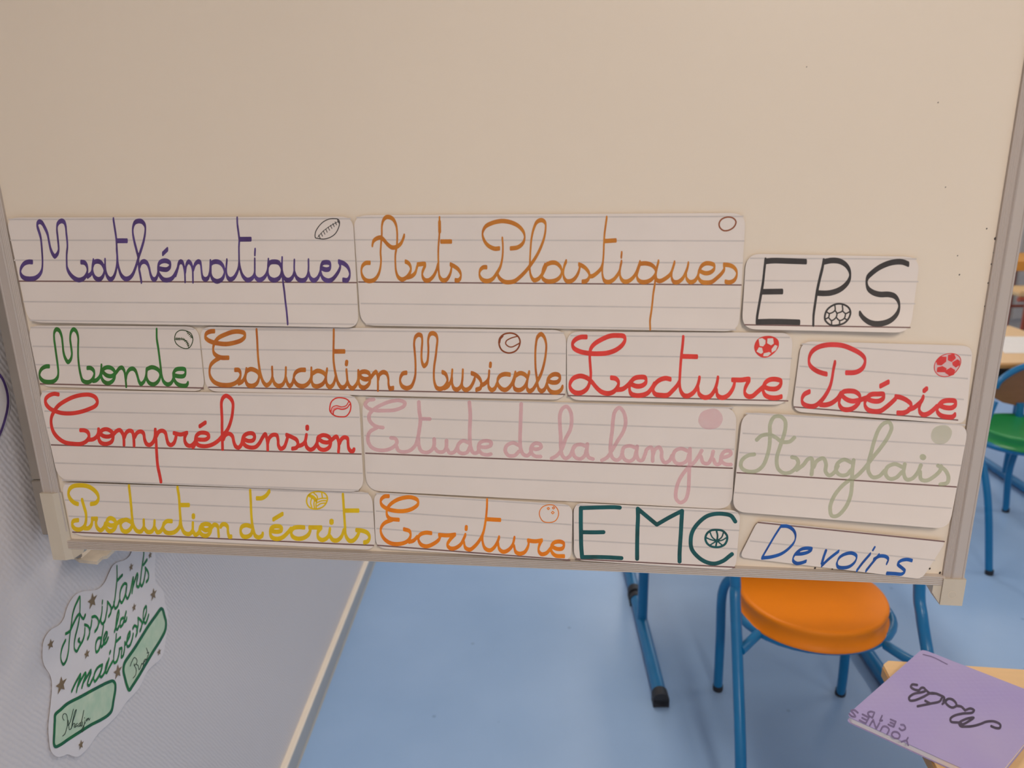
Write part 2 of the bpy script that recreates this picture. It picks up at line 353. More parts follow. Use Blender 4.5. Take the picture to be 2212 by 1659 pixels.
WORDS['arts'] = dict(nib=(1.9, 4.9), groups=[
 (B1, [
  [(243,628),(200,630),(165,660),(153,710),(165,770),(200,812),(245,822),(295,805),(335,750),(355,680),(362,600),(357,520),(362,430),(370,330),(372,230),(388,172),(418,143),(452,143),(490,165),(520,220),(532,290),(534,380),(528,460),(515,540),(515,640),(522,720),(545,780),(585,805),(630,785),(665,740),(680,690),(665,645),(640,622),(622,615)],
  [(270,440),(280,400),(315,370),(360,360),(395,388),(430,430),(480,465),(530,458),(575,420),(598,370),(608,340)],
  [(645,783),(690,768),(725,735),(742,680),(752,647)],
  [(750,645),(832,643),(815,690),(800,735),(805,780),(830,812),(865,815),(910,780),(945,720),(965,650)],
  [(983,155),(983,250),(980,350),(972,450),(970,550),(972,640),(975,720),(985,780),(1015,812),(1055,808),(1090,760),(1108,700),(1110,650)],
  ('W',3.2,5,[(983,200),(985,290)]),
  [(1000,402),(1108,402)],
  [(1100,645),(1140,665),(1185,700),(1210,750),(1203,795),(1180,815),(1152,812)],
  [(1482,675),(1450,675),(1415,705),(1408,760),(1435,805),(1490,822),(1545,800),(1590,740),(1625,680),(1645,610),(1655,520),(1655,430),(1650,372)],
  [(1600,750),(1620,790),(1670,828),(1720,834),(1780,822),(1830,785),(1900,715),(1950,650),(2010,560),(2060,460),(2095,360),(2110,260),(2105,200),(2070,175),(2020,192),(1985,260),(1960,370),(1950,480),(1944,600),(1942,700),(1955,770),(1985,812),(2030,800),(2070,755),(2100,700),(2125,640)],
  [(1618,475),(1570,478),(1500,445),(1455,385),(1440,310),(1470,245),(1530,210),(1610,188),(1670,185),(1760,205),(1830,245),(1880,310),(1885,380),(1860,430),(1810,465),(1738,475)],
 ]),
 (B2, [
  [(10,645),(50,628),(100,628),(140,655),(165,700),(160,760),(120,805),(60,825),(0,820),(-40,785),(-35,710),(-10,650)],
  [(215,612),(195,660),(185,720),(190,780),(220,822),(270,820),(310,790),(345,730),(360,670)],
  [(350,645),(390,662),(430,695),(460,745),(455,790),(430,820),(387,828)],
  [(460,770),(490,770),(530,745),(580,695),(602,640)],
  [(645,150),(635,220),(622,320),(615,430),(612,530),(605,620),(598,700),(602,770),(620,818),(660,832),(710,812),(750,770),(780,720),(792,660),(802,618)],
  [(628,397),(742,390)],
  [(804,525),(800,562)],
  [(785,720),(790,780),(820,822),(865,826),(920,790),(955,740),(975,690),(998,622)],
  [(1000,637),(1060,634),(1120,650),(1160,690),(1165,740),(1130,795),(1080,826),(1020,832),(978,808),(965,760),(980,700),(998,640)],
  [(1195,615),(1178,680),(1165,760),(1155,860),(1140,950),(1130,1050),(1118,1150),(1105,1240),(1107,1325)],
  [(1168,770),(1178,812),(1210,822),(1260,800),(1320,750),(1345,690),(1365,625)],
  [(1335,740),(1335,790),(1358,830),(1400,832),(1450,795),(1480,740),(1500,690),(1512,635)],
  [(1488,740),(1495,800),(1530,832),(1575,822),(1610,775),(1622,720)],
  [(1640,718),(1690,738),(1745,730),(1785,695),(1788,655),(1745,635),(1690,636),(1650,665),(1625,720),(1620,785),(1650,828),(1700,838),(1760,830),(1820,785),(1870,735),(1895,690),(1888,655)],
  [(1888,648),(1940,652),(1990,672),(2025,720),(2020,780),(1990,820),(1948,835),(1905,828)],
  ('WC',1.6,1.6,[(1838,215),(1860,170),(1920,143),(1985,152),(2017,190),(1997,245),(1940,282),(1885,285),(1848,255)]),
 ]),
])
WORDS['eps'] = dict(nib=(2.3, 6.2), groups=[
 (CC, [
  [(335,183),(420,174),(600,178),(798,185)],
  [(338,170),(325,280),(310,420),(290,540),(265,680),(242,820),(238,872)],
  [(300,528),(528,525)],
  [(238,872),(400,868),(560,870),(722,876)],
  [(1000,178),(985,260),(955,380),(925,520),(905,650),(885,800),(882,895)],
  [(1005,188),(1090,172),(1180,180),(1250,220),(1295,290),(1298,370),(1260,440),(1180,505),(1080,540),(1000,546),(940,543)],
  [(1962,213),(1900,190),(1830,187),(1740,205),(1640,248),(1560,305),(1500,365),(1488,420),(1505,490),(1560,535),(1640,558),(1740,558),(1810,580),(1850,635),(1860,700),(1840,770),(1780,840),(1700,880),(1600,893),(1520,875),(1450,825),(1412,775)],
  ('WC',2.0,2.0,[(1014,800),(1035,740),(1090,690),(1160,665),(1230,674),(1285,710),(1305,760),(1290,820),(1240,880),(1170,905),(1090,910),(1040,880),(1015,845)]),
  ('W',1.5,1.5,[(1128,685),(1128,740),(1065,775),(1030,755)]),
  ('W',1.5,1.5,[(1065,775),(1055,820),(1025,835)]),
  ('W',1.5,1.5,[(1055,820),(1090,855),(1140,820),(1150,772),(1128,740)]),
  ('W',1.5,1.5,[(1090,855),(1090,905)]),
  ('W',1.5,1.5,[(1150,775),(1213,745),(1213,685)]),
  ('W',1.5,1.5,[(1213,745),(1250,775),(1300,752)]),
  ('W',1.5,1.5,[(1250,775),(1235,830),(1182,855),(1143,820)]),
  ('W',1.5,1.5,[(1182,855),(1180,905)]),
  ('W',1.5,1.5,[(1235,830),(1270,850)]),
 ]),
])
WORDS['monde'] = dict(nib=(2.0, 4.7), groups=[
 (DD, [
  [(368,560),(330,562),(280,590),(255,640),(258,690),(300,735),(370,747),(430,735),(470,690),(478,630),(470,540),(455,430),(440,320),(428,220),(432,150),(455,118),(485,128),(515,190),(530,290),(540,390),(560,460),(595,510),(625,480),(640,420),(632,330),(620,230),(632,150),(660,118),(692,140),(715,210),(715,320),(715,430),(725,550),(745,660),(768,728),(810,750),(860,742),(900,690),(908,630),(888,595),(858,578),(826,580)],
  [(895,735),(930,728),(972,685),(988,620),(994,552)],
  [(1000,620),(1020,590),(1060,572),(1110,580),(1150,620),(1152,690),(1120,742),(1070,763),(1020,740),(994,690),(998,625)],
  [(1005,620),(1050,665),(1110,678),(1150,655),(1180,620),(1210,583),(1240,576),(1265,610),(1278,680),(1285,740),(1290,795)],
  [(1288,700),(1300,640),(1330,598),(1370,588),(1400,612),(1425,680),(1440,735),(1465,772),(1500,745),(1525,680),(1532,600)],
  [(1540,592),(1590,572),(1640,582),(1685,618),(1695,680),(1670,740),(1620,775),(1570,762),(1538,715),(1532,640),(1540,592)],
  [(1653,125),(1655,230),(1672,340),(1690,480),(1705,600),(1715,680),(1738,745),(1780,776),(1820,765),(1850,715),(1850,650)],
  [(1865,668),(1920,680),(1980,675),(1998,640),(1990,598),(1930,590),(1880,602),(1852,650),(1860,710),(1890,762),(1945,790),(2010,788),(2027,760)],
  ('WC',0.95,0.95,[(1868,230),(1885,165),(1930,132),(2000,135),(2060,165),(2085,225),(2075,290),(2040,340),(1990,348),(1930,325),(1885,285)]),
  ('W',0.9,0.9,[(1875,235),(1940,232),(1990,245),(2020,280),(2035,330)]),
  ('W',0.7,0.7,[(2010,145),(2050,180),(2080,225)]),
 ]+[('W',0.7,0.7,[(x,y-16),(x+4,y+16)]) for x,y in [(1885,232),(1900,232),(1915,234),(1930,234),(1950,232),(1968,238),(1985,246)]]
  +[('W',0.7,0.7,[(x-14,y+6),(x+14,y-6)]) for x,y in [(2002,258),(2014,275),(2024,292),(2032,310)]]
  +[('W',0.7,0.7,[(x-12,y+8),(x+6,y-4)]) for x,y in [(2030,165),(2045,180),(2060,198),(2070,212)]]),
])
WORDS['education'] = dict(nib=(2.2, 5.0), groups=[
 (E1, [
  [(180,137),(140,140),(90,162),(75,205),(105,240),(170,268),(230,280),(320,287),(420,270),(500,240),(540,195),(530,160),(470,142),(400,145),(310,175),(230,215),(185,270),(168,330),(175,390),(210,425),(260,445),(345,447)],
  [(245,448),(190,480),(140,530),(125,600),(135,670),(180,730),(260,762),(370,762),(440,732),(480,680),(485,620),(465,590),(424,588)],
  [(465,745),(510,720),(540,660),(555,582)],
  [(560,602),(600,580),(650,590),(695,625),(700,690),(670,752),(620,775),(570,762),(545,710),(548,640),(558,605)],
  [(673,128),(680,230),(685,340),(692,450),(705,560),(725,660),(752,732),(790,768),(830,740),(855,680),(854,565)],
  [(862,690),(882,745),(922,775),(970,765),(1003,710),(1013,640),(1015,572)],
  [(1018,690),(1035,750),(1060,776),(1088,750),(1103,700)],
  [(1238,588),(1180,590),(1130,618),(1107,670),(1117,722),(1155,765),(1215,778),(1265,755),(1303,700),(1311,640),(1312,575)],
  [(1325,630),(1380,600),(1430,610),(1475,645),(1475,700),(1440,755),(1380,780),(1335,768),(1315,715),(1320,645)],
  [(1495,585),(1486,640),(1485,720),(1500,770),(1530,788),(1565,760),(1588,700),(1598,650)],
  [(1573,130),(1572,230),(1570,350),(1570,460),(1580,560),(1600,660),(1625,745),(1665,793),(1700,785),(1728,735),(1728,670),(1721,595)],
  [(1583,373),(1697,373)],
  ('W',3.6,4.2,[(1724,492),(1720,525)]),
  [(1735,730),(1757,782),(1790,803),(1825,775),(1853,720),(1859,605)],
  [(1872,645),(1885,620),(1930,608),(1980,625),(1998,680),(1985,750),(1930,795),(1885,782),(1864,730),(1870,660)],
  [(1875,648),(1900,683),(1950,698),(2000,680),(2040,630),(2065,612),(2083,650),(2088,740),(2088,818)],
 ]),
 (F1, [
  [(-9,670),(0,630),(42,600),(82,615),(102,670),(105,740),(120,785),(158,780)],
  [(308,607),(270,614),(242,655),(237,710),(260,760),(310,782),(360,765),(390,710),(408,640),(412,540),(408,430),(400,340),(396,270),(410,202),(445,174),(478,185),(488,240),(482,340),(480,440),(490,500),(508,530),(540,500),(555,420),(558,320),(556,230),(577,168),(610,157),(645,177),(660,220),(652,320),(640,430),(625,530),(620,640),(628,720),(655,780),(700,790),(740,768),(775,705),(768,650),(748,615),(718,600)],
  [(740,782),(780,760),(815,700),(830,583)],
  [(828,680),(830,740),(852,788),(890,796),(925,765),(943,700),(950,583)],
  [(940,720),(950,780),(985,802),(1030,780),(1065,725),(1085,675)],
  [(1050,612),(1090,628),(1135,665),(1160,720),(1150,780),(1103,800)],
  [(1155,755),(1210,722),(1240,680),(1250,595)],
  [(1240,700),(1245,770),(1275,803),(1310,790),(1340,730)],
  ('W',3.2,4.0,[(1265,500),(1262,535)]),
  [(1485,628),(1430,622),(1375,642),(1345,690),(1355,750),(1400,795),(1440,800),(1490,760),(1522,700),(1548,608)],
  [(1550,640),(1600,612),(1650,625),(1685,665),(1675,722),(1640,780),(1590,805),(1540,788),(1527,730),(1545,650)],
  [(1705,603),(1690,660),(1680,730),(1682,790),(1705,815),(1740,803),(1775,755),(1800,700),(1840,620),(1875,500),(1895,380),(1898,280),(1875,200),(1840,168),(1800,200),(1782,280),(1775,380),(1775,480),(1780,580),(1793,680),(1800,740),(1815,795),(1845,816),(1880,795),(1905,735)],
  [(1922,702),(1970,718),(2030,710),(2058,665),(2040,632),(1990,624),(1940,650),(1912,700),(1915,770),(1950,820),(2010,832),(2062,808),(2085,768)],
  ('WC',1.7,1.7,[(1362,265),(1370,215),(1420,168),(1510,157),(1570,185),(1600,240),(1588,310),(1545,362),(1470,382),(1400,355),(1370,310)]),
  ('W',2.5,2.5,[(1364,262),(1373,220),(1400,190)]),
  ('W',1.3,1.3,[(1570,193),(1500,212),(1445,245),(1437,275),(1470,308),(1510,313),(1560,290),(1597,268)]),
 ]),
])
WORDS['lecture'] = dict(nib=(2.8, 5.3), groups=[
 (G1, [
  [(248,121),(190,124),(138,152),(117,190),(130,225),(190,258),(280,275),(360,278),(450,270),(530,240),(590,190),(612,140),(600,115),(540,107),(470,112),(390,145),(320,190),(288,235),(280,300),(285,390),(290,480),(280,545),(255,605),(200,643),(140,641),(100,605),(95,560),(125,510),(190,487),(250,503),(300,543),(340,592),(390,635),(450,650),(500,636),(540,592),(550,545),(525,512),(482,503)],
  [(538,615),(590,608),(640,570),(665,540)],
  [(672,565),(720,583),(775,575),(808,543),(800,503),(750,497),(700,508),(665,545),(652,600),(665,650),(705,668),(760,668),(820,648),(860,603),(885,560)],
  [(1035,517),(990,508),(930,527),(887,570),(873,620),(892,655),(950,667),(1010,665),(1055,625),(1100,575),(1120,540)],
  [(1156,125),(1150,200),(1138,300),(1130,400),(1125,480),(1122,560),(1132,625),(1162,668),(1200,673),(1250,643),(1283,595),(1300,545),(1308,505)],
  [(1152,303),(1283,306)],
  [(1295,600),(1305,655),(1350,687),(1400,680),(1440,637),(1468,570),(1481,505)],
  [(1468,620),(1478,670),(1520,690),(1570,672),(1610,625),(1632,575),(1638,535)],
  [(1617,523),(1700,524),(1775,518),(1755,560),(1735,605),(1733,650),(1760,677),(1800,677),(1850,637),(1898,595)],
  [(1918,590),(1960,606),(2030,605),(2065,575),(2072,535),(2020,517),(1960,524),(1922,555),(1903,610),(1920,662),(1970,688),(2040,690),(2075,680)],
  ('F',[(1822,200),(1850,145),(1910,115),(1990,115),(2045,150),(2050,210),(2010,270),(1950,310),(1890,312),(1840,275),(1822,235)]),
  ('H',[(1862,140),(1895,130),(1928,152),(1925,185),(1905,210),(1872,205)]),
  ('H',[(1945,135),(1998,132),(2005,182),(1980,200),(1942,180)]),
  ('H',[(2015,195),(2040,205),(2025,245),(1985,268),(1983,235)]),
  ('H',[(1910,275),(1960,262),(1980,272),(1950,302),(1905,302)]),
  ('H',[(1865,217),(1895,222),(1905,265),(1885,280),(1842,258)]),
 ]),
])
WORDS['poesie'] = dict(nib=(2.7, 5.4), groups=[
 (H1, [
  [(463,475),(420,465),(335,430),(270,370),(260,300),(290,220),(360,165),(460,137),(560,133),(660,145),(780,192),(870,245),(912,300),(905,370),(870,420),(800,455),(695,460)],
  [(563,340),(545,420),(530,520),(505,620),(460,710),(400,790),(330,845),(260,850),(190,818),(178,765),(205,712),(265,680)],
  [(392,832),(450,835),(520,815),(590,762),(630,700)],
  [(640,700),(665,680),(720,672),(800,682),(850,725),(850,790),(790,862),(720,890),(650,880),(613,830),(618,760),(640,705)],
  [(635,715),(690,765),(760,790),(840,780),(910,758),(940,748)],
  [(935,762),(1000,788),(1080,788),(1130,750),(1130,712),(1060,708),(980,715),(930,760),(910,830),(940,885),(1010,910),(1090,905),(1160,860),(1230,800),(1270,760)],
  [(1093,615),(1186,567)],
  [(1270,738),(1330,748),(1410,788),(1452,833),(1430,890),(1370,925),(1293,928)],
  [(1420,890),(1480,868),(1530,830),(1570,790),(1593,742)],
  [(1562,800),(1545,860),(1553,920),(1590,948),(1640,940),(1700,900),(1750,852)],
  ('W',3.6,5.0,[(1630,645),(1602,670)]),
  [(1785,842),(1850,866),(1930,866),(1970,830),(1965,793),(1900,782),(1820,795),(1770,842),(1752,900),(1785,950),(1850,973),(1935,973),(1962,948)],
 ]),
])
BALLPOLY = dict(
 rim=(H1,('WC',0.8,0.8,[(1717,390),(1735,330),(1790,270),(1880,237),(1960,242),(2015,280),(2025,340),(1990,420),(1930,480),(1850,505),(1770,490),(1725,440)])),
 cells=(H1,[[(1745,325),(1790,275),(1855,278),(1850,330),(1800,370),(1755,365)],[(1882,255),(1945,240),(1965,290),(1920,330),(1877,310)],[(1930,340),(1985,307),(2013,325),(2008,370),(1968,395),(1935,370)],[(1757,400),(1810,385),(1857,410),(1840,450),(1750,450)],[(1860,430),(1910,402),(1955,430),(1943,480),(1900,495),(1848,460)]]),
)
WORDS['comprehension'] = dict(nib=(3.0, 4.5), groups=[
 (I1, [
  [(285,135),(230,127),(160,152),(117,200),(122,260),(170,318),(240,355),(330,382),(440,388),(560,372),(680,335),(780,285),(805,235),(778,175),(710,142),(620,140),(500,165),(380,220),(280,290),(230,360),(195,440),(192,530),(220,630),(280,710),(370,770),(480,790),(590,790),(660,755),(693,700),(680,640),(640,614),(582,610)],
  [(690,738),(750,730),(800,690),(818,640),(820,600)],
  [(838,640),(880,604),(940,600),(1000,640),(1015,700),(990,765),(920,792),(850,775),(822,720),(828,660)],
  [(835,648),(880,685),(950,695),(1010,670),(1060,622),(1100,608),(1140,655),(1155,720),(1158,800)],
  [(1165,700),(1187,645),(1225,617),(1265,627),(1285,700),(1292,810)],
  [(1300,700),(1332,645),(1380,627),(1415,650),(1433,740),(1460,795),(1498,806),(1543,770),(1568,700),(1573,605)],
  [(1572,615),(1580,700),(1586,800),(1592,920),(1605,1080),(1630,1200),(1648,1290)],
  [(1590,685),(1620,632),(1665,617),(1705,642),(1725,720),(1745,785),(1780,808),(1820,780),(1843,720),(1850,680)],
  [(1822,648),(1910,667),(1992,645)],[(1985,650),(1963,710),(1970,770),(1998,808),(2040,818),(2090,782),(2115,720)],
 ]),
 (I2, [
  [(-14,790),(0,770),(20,730)],
  [(28,692),(80,697),(150,693),(185,662),(175,630),(140,612),(70,614),(28,650),(17,710),(50,763),(130,780),(220,762),(300,712),(360,645),(420,570),(465,450),(485,330),(485,230),(450,172),(400,145),(362,172),(343,230),(345,330),(350,430),(350,530),(352,640),(355,730),(357,812)],
  [(72,528),(140,482)],
  [(368,690),(392,640),(440,622),(480,652),(500,730),(525,785),(558,798),(590,765),(608,700)],
  [(625,690),(680,713),(740,705),(762,660),(740,622),(680,618),(627,650),(608,710),(640,768),(700,795),(770,790),(820,742),(860,670),(893,628),(913,680),(923,750),(925,818)],
  [(928,730),(945,675),(990,637),(1038,642),(1055,700),(1060,770),(1088,812),(1130,792),(1160,720),(1173,675)],
  [(1163,637),(1230,665),(1290,702),(1305,760),(1285,798),(1237,810)],
  [(1305,778),(1350,765),(1390,730),(1412,640)],
  [(1402,740),(1415,790),(1460,823),(1500,808),(1540,750),(1553,680)],
  ('W',4.1,4.3,[(1422,533),(1422,562)]),
  [(1562,665),(1620,640),(1690,660),(1718,710),(1700,790),(1640,825),(1580,812),(1548,760),(1555,690)],
  [(1568,690),(1620,725),(1690,730),(1740,690),(1788,658),(1810,695),(1820,770),(1815,845)],
  [(1830,740),(1852,692),(1890,667),(1928,682),(1935,740),(1943,805),(1968,840),(2000,840),(2010,820)],
  ('WC',1.4,1.4,[(1705,300),(1725,222),(1780,177),(1850,170),(1920,190),(1963,235),(1970,290),(1955,350),(1910,403),(1850,410),(1780,400),(1730,368),(1707,335)]),
  ('W',1.1,1.1,[(1720,345),(1738,290),(1790,270),(1850,285),(1910,270),(1945,215)]),
  ('W',1.1,1.1,[(1750,378),(1757,330),(1800,307),(1860,318),(1920,300),(1957,252)]),
 ]),
])
WORDS['etude'] = dict(nib=(4.0, 4.0), groups=[
 (J1, [
  [(145,68),(85,78),(50,122),(80,165),(150,190),(260,195),(400,185),(490,142),(500,105),(440,80),(350,88),(250,122),(150,180),(97,240),(97,300),(140,355),(195,380),(250,388)],
  [(190,385),(100,440),(80,520),(110,600),(180,640),(280,645),(370,610),(410,560),(395,515),(345,505)],
  [(400,590),(430,650),(490,665),(560,648),(620,590),(650,500),(667,400),(678,300),(665,200),(660,98)],
  [(655,500),(660,590),(690,655),(750,672),(810,640),(833,590),(835,518)],
  [(690,288),(785,290)],
  [(838,620),(880,662),(940,662),(970,620),(975,535)],
  [(980,630),(1010,675),(1060,668),(1100,610)],
  [(1225,560),(1165,538),(1110,580),(1105,650),(1150,682),(1210,668),(1240,610)],
  [(1235,100),(1245,250),(1240,400),(1240,520),(1252,620),(1282,675),(1330,670),(1345,610)],
  [(1345,605),(1420,612),(1478,590),(1478,552),(1420,538),(1355,562),(1342,640),(1380,685),(1440,698),(1478,690)],
  [(1800,590),(1730,562),(1662,592),(1643,650),(1680,705),(1750,705),(1798,660)],
  [(1825,118),(1820,250),(1815,400),(1812,540),(1822,640),(1852,695),(1900,705),(1940,660)],
  [(1938,620),(2000,635),(2050,612),(2040,578),(1985,567),(1943,602),(1938,670),(1982,712),(2045,718)],
 ]),
 (J2, [
  [(62,722),(120,690),(175,620),(220,500),(270,400),(285,300),(272,200),(230,145),(185,165),(157,230),(155,350),(163,470),(165,600),(182,690),(220,722),(268,690),(300,620),(330,575)],
  [(450,590),(390,567),(320,582),(297,640),(322,705),(380,728),(430,690),(450,625)],
  [(460,562),(455,650),(475,710),(522,728)],
  [(622,742),(680,710),(740,620),(800,520),(860,420),(885,320),(865,212),(815,157),(767,200),(745,300),(735,420),(720,540),(717,650),(742,718),(790,742),(830,710),(850,650)],
  [(1000,605),(930,582),(865,602),(848,670),(875,733),(930,753),(980,720),(1003,645)],
  [(1013,588),(1007,680),(1032,740),(1070,742),(1100,680),(1122,620),(1167,597),(1185,640),(1185,750)],
  [(1190,680),(1212,622),(1258,597),(1283,640),(1287,720),(1320,768),(1370,748),(1400,690)],
  [(1578,640),(1500,612),(1432,642),(1412,710),(1442,770),(1500,783),(1568,742),(1588,680)],
  [(1600,615),(1600,720),(1592,850),(1588,980),(1578,1100),(1545,1187),(1490,1212),(1447,1170),(1447,1070),(1482,960),(1540,870),(1590,812),(1650,762),(1700,690),(1730,635)],
  [(1722,700),(1747,768),(1800,778),(1838,720),(1858,645)],
  [(1860,730),(1890,787),(1930,780),(1945,720)],
  [(1955,712),(2010,702),(2055,672),(2045,642),(1990,642),(1950,690),(1952,755),(2000,787),(2055,790)],
 ]),
])
WORDS['anglais'] = dict(nib=(4.2, 4.2), groups=[
 (K1, [
  [(245,457),(190,467),(135,512),(130,570),(180,605),(260,605),(320,560),(360,470),(380,380),(385,280),(387,190),(422,127),(480,122),(518,160),(520,230),(500,310),(470,400),(445,490),(455,580),(500,620),(560,618),(610,580),(635,530),(618,492),(580,482)],
  [(268,328),(310,292),(380,282),(440,310),(490,345),(560,343),(600,308)],
  [(620,595),(680,550),(720,500),(752,492),(760,560),(752,635)],
  [(770,570),(800,515),(857,492),(880,540),(877,610),(907,643),(950,620),(985,560)],
  [(1108,530),(1040,503),(982,540),(970,600),(1002,638),(1060,638),(1108,590)],
  [(1125,508),(1112,620),(1110,720),(1095,830),(1050,930),(980,1000),(932,1000),(917,930),(945,840),(1010,750),(1080,690),(1150,650),(1220,580),(1290,490),(1370,390),(1430,300),(1460,220),(1440,173),(1400,178),(1350,230),(1310,330),(1280,440),(1257,530),(1257,610),(1292,658),(1350,650),(1400,600)],
  [(1558,570),(1490,543),(1422,572),(1408,630),(1442,672),(1500,663),(1555,610)],
  [(1578,543),(1567,620),(1592,678),(1640,673),(1690,620),(1720,553)],
  [(1712,610),(1722,678),(1770,688),(1830,658),(1890,600),(1900,562)],
  ('W',6.5,6.5,[(1736,480),(1740,482)]),
  [(1872,557),(1930,592),(1962,650),(1953,708),(1892,722)],
 ]),
])
WORDS['production'] = dict(nib=(2.6, 4.8), groups=[
 (L1, [
  [(282,342),(240,327),(188,277),(165,215),(182,152),(230,117),(310,107),(400,117),(480,160),(532,220),(542,280),(510,328),(450,342)],
  [(337,292),(360,370),(385,460),(385,560),(360,630),(300,663),(240,648),(212,600),(227,557),(285,545)],
  [(370,648),(420,645),(455,600),(465,540)],
  [(462,528),(522,526)],[(520,530),(510,580),(530,645),(570,673),(610,640),(628,590)],
  [(640,590),(655,545),(690,520),(745,545),(765,610),(730,668),(680,683),(643,650),(633,600)],
  [(650,590),(700,612),(755,600),(810,560),(850,545)],
  [(955,570),(890,540),(833,567),(822,620),(850,678),(900,688),(948,650),(970,600)],
  [(927,120),(940,230),(955,380),(965,500),(985,620),(1030,683),(1075,688),(1110,640),(1112,550)],
  [(1120,650),(1160,693),(1210,688),(1240,640),(1248,560)],
  [(1255,650),(1285,698),(1320,688),(1350,640),(1363,592)],
  [(1462,558),(1400,560),(1362,600),(1357,650),(1392,698),(1450,708),(1510,688),(1560,630),(1570,560)],
  [(1537,140),(1555,250),(1565,400),(1575,530),(1590,640),(1630,708),(1690,718),(1723,680),(1730,585)],
  [(1565,355),(1678,355)],
  ('W',3.8,4.2,[(1737,482),(1737,510)]),
  [(1735,690),(1760,728),(1800,708),(1820,640)],
  [(1838,610),(1890,592),(1948,610),(1955,680),(1910,738),(1852,733),(1817,690),(1825,630)],
  [(1838,640),(1890,672),(1950,650),(2000,602),(2040,620),(2050,690),(2055,742)],
 ]),
 (L2, [
  [(-18,700),(5,670),(45,668),(78,700),(85,780),(105,842),(130,840)],
  [(415,700),(340,680),(278,705),(262,770),(292,833),(350,843),(408,810),(425,760)],
  [(397,200),(405,330),(410,480),(420,620),(440,740),(470,830),(520,852),(567,825),(573,800)],
  [(492,302),(560,300),(620,265),(665,205)],
  [(695,762),(770,772),(828,760),(843,730),(820,702),(740,697),(692,722),(677,790),(702,850),(770,872),(850,852),(920,790),(970,730)],
  [(724,598),(850,522)],
  [(1155,712),(1080,707),(1005,722),(972,780),(992,838),(1060,870),(1150,858),(1218,810),(1243,750)],
  [(1230,712),(1395,712)],[(1395,715),(1350,775),(1352,850),(1400,888),(1450,878),(1498,830),(1518,735)],
  ('W',4.8,4.8,[(1540,620),(1540,645)]),
  [(1522,840),(1560,888),(1620,893),(1680,840),(1713,750)],
  [(1700,255),(1710,400),(1720,560),(1730,700),(1742,830),(1790,898),(1840,898),(1898,840),(1930,770)],
  [(1730,475),(1915,475)],
  [(1890,748),(1970,757),(2048,792),(2075,850),(2048,908),(2000,922)],
  ('WC',1.6,1.6,[(1190,330),(1212,262),(1280,218),(1370,208),(1450,237),(1483,300),(1458,380),(1400,433),(1310,453),(1232,430),(1197,380)]),
  ('W',3.6,3.6,[(1235,265),(1285,290),(1320,330)]),
  ('W',1.4,1.4,[(1330,335),(1322,390),(1325,445)]),
  ('W',1.4,1.4,[(1330,320),(1400,303),(1478,302)]),
  ('W',1.4,1.4,[(1292,230),(1335,270),(1345,315)]),
  ('W',1.4,1.4,[(1400,215),(1412,292)]),
  ('W',1.4,1.4,[(1262,300),(1246,360),(1262,425)]),
  ('W',1.4,1.4,[(1302,330),(1292,380),(1303,445)]),
  ('W',1.4,1.4,[(1335,365),(1400,338),(1475,335)]),
  ('W',1.4,1.4,[(1340,408),(1390,377),(1455,368)]),
 ]),
])
WORDS['ecriture'] = dict(nib=(2.2, 4.5), groups=[
 (M1, [
  [(198,107),(150,112),(115,147),(120,195),(180,240),(260,262),(360,265),(450,240),(510,190),(505,150),(440,120),(370,122),(280,150),(210,200),(180,250),(180,310),(210,345),(305,358)],
  [(235,358),(150,395),(115,450),(120,510),(160,570),(230,610),(330,612),(400,582),(430,530),(420,480),(360,458)],
  [(415,592),(460,580),(500,540)],
  [(650,500),(590,495),(530,517),(512,560),(540,620),(600,640),(670,615),(730,570),(745,535)],
  [(732,518),(820,524),(903,515)],[(895,520),(845,575),(820,625),(850,660),(900,660),(960,622),(990,570),(1012,518)],
  [(997,600),(1012,655),(1060,675),(1110,640),(1160,580),(1200,500),(1225,380),(1240,240),(1243,148)],
  ('W',3.4,4.2,[(1022,433),(1020,458)]),
  [(1195,510),(1195,590),(1220,660),(1270,683),(1310,660),(1350,600),(1370,545)],
  [(1240,352),(1382,360)],
  [(1360,610),(1372,668),(1412,698),(1460,685),(1510,632),(1533,550)],
  [(1530,640),(1547,700),(1590,718),(1640,702),(1678,640),(1685,595)],
  [(1677,577),(1750,587),(1825,577)],[(1820,580),(1795,635),(1790,690),(1820,723),(1870,713),(1920,660)],
  [(1935,645),(1990,668),(2045,660),(2060,615),(2030,592),(1960,597),(1927,632),(1927,695),(1970,738),(2060,745)],
  ('WC',1.0,1.0,[(1797,295),(1820,232),(1880,202),(1950,205),(1993,250),(2000,310),(1968,368),(1900,387),(1832,370)]),
  ('WC',0.9,0.9,[(1880,238),(1893,226),(1906,238),(1893,251)]),
  ('WC',0.9,0.9,[(1935,232),(1948,219),(1961,232),(1948,245)]),
  ('WC',0.9,0.9,[(1925,282),(1940,268),(1955,282),(1940,296)]),
 ]),
])
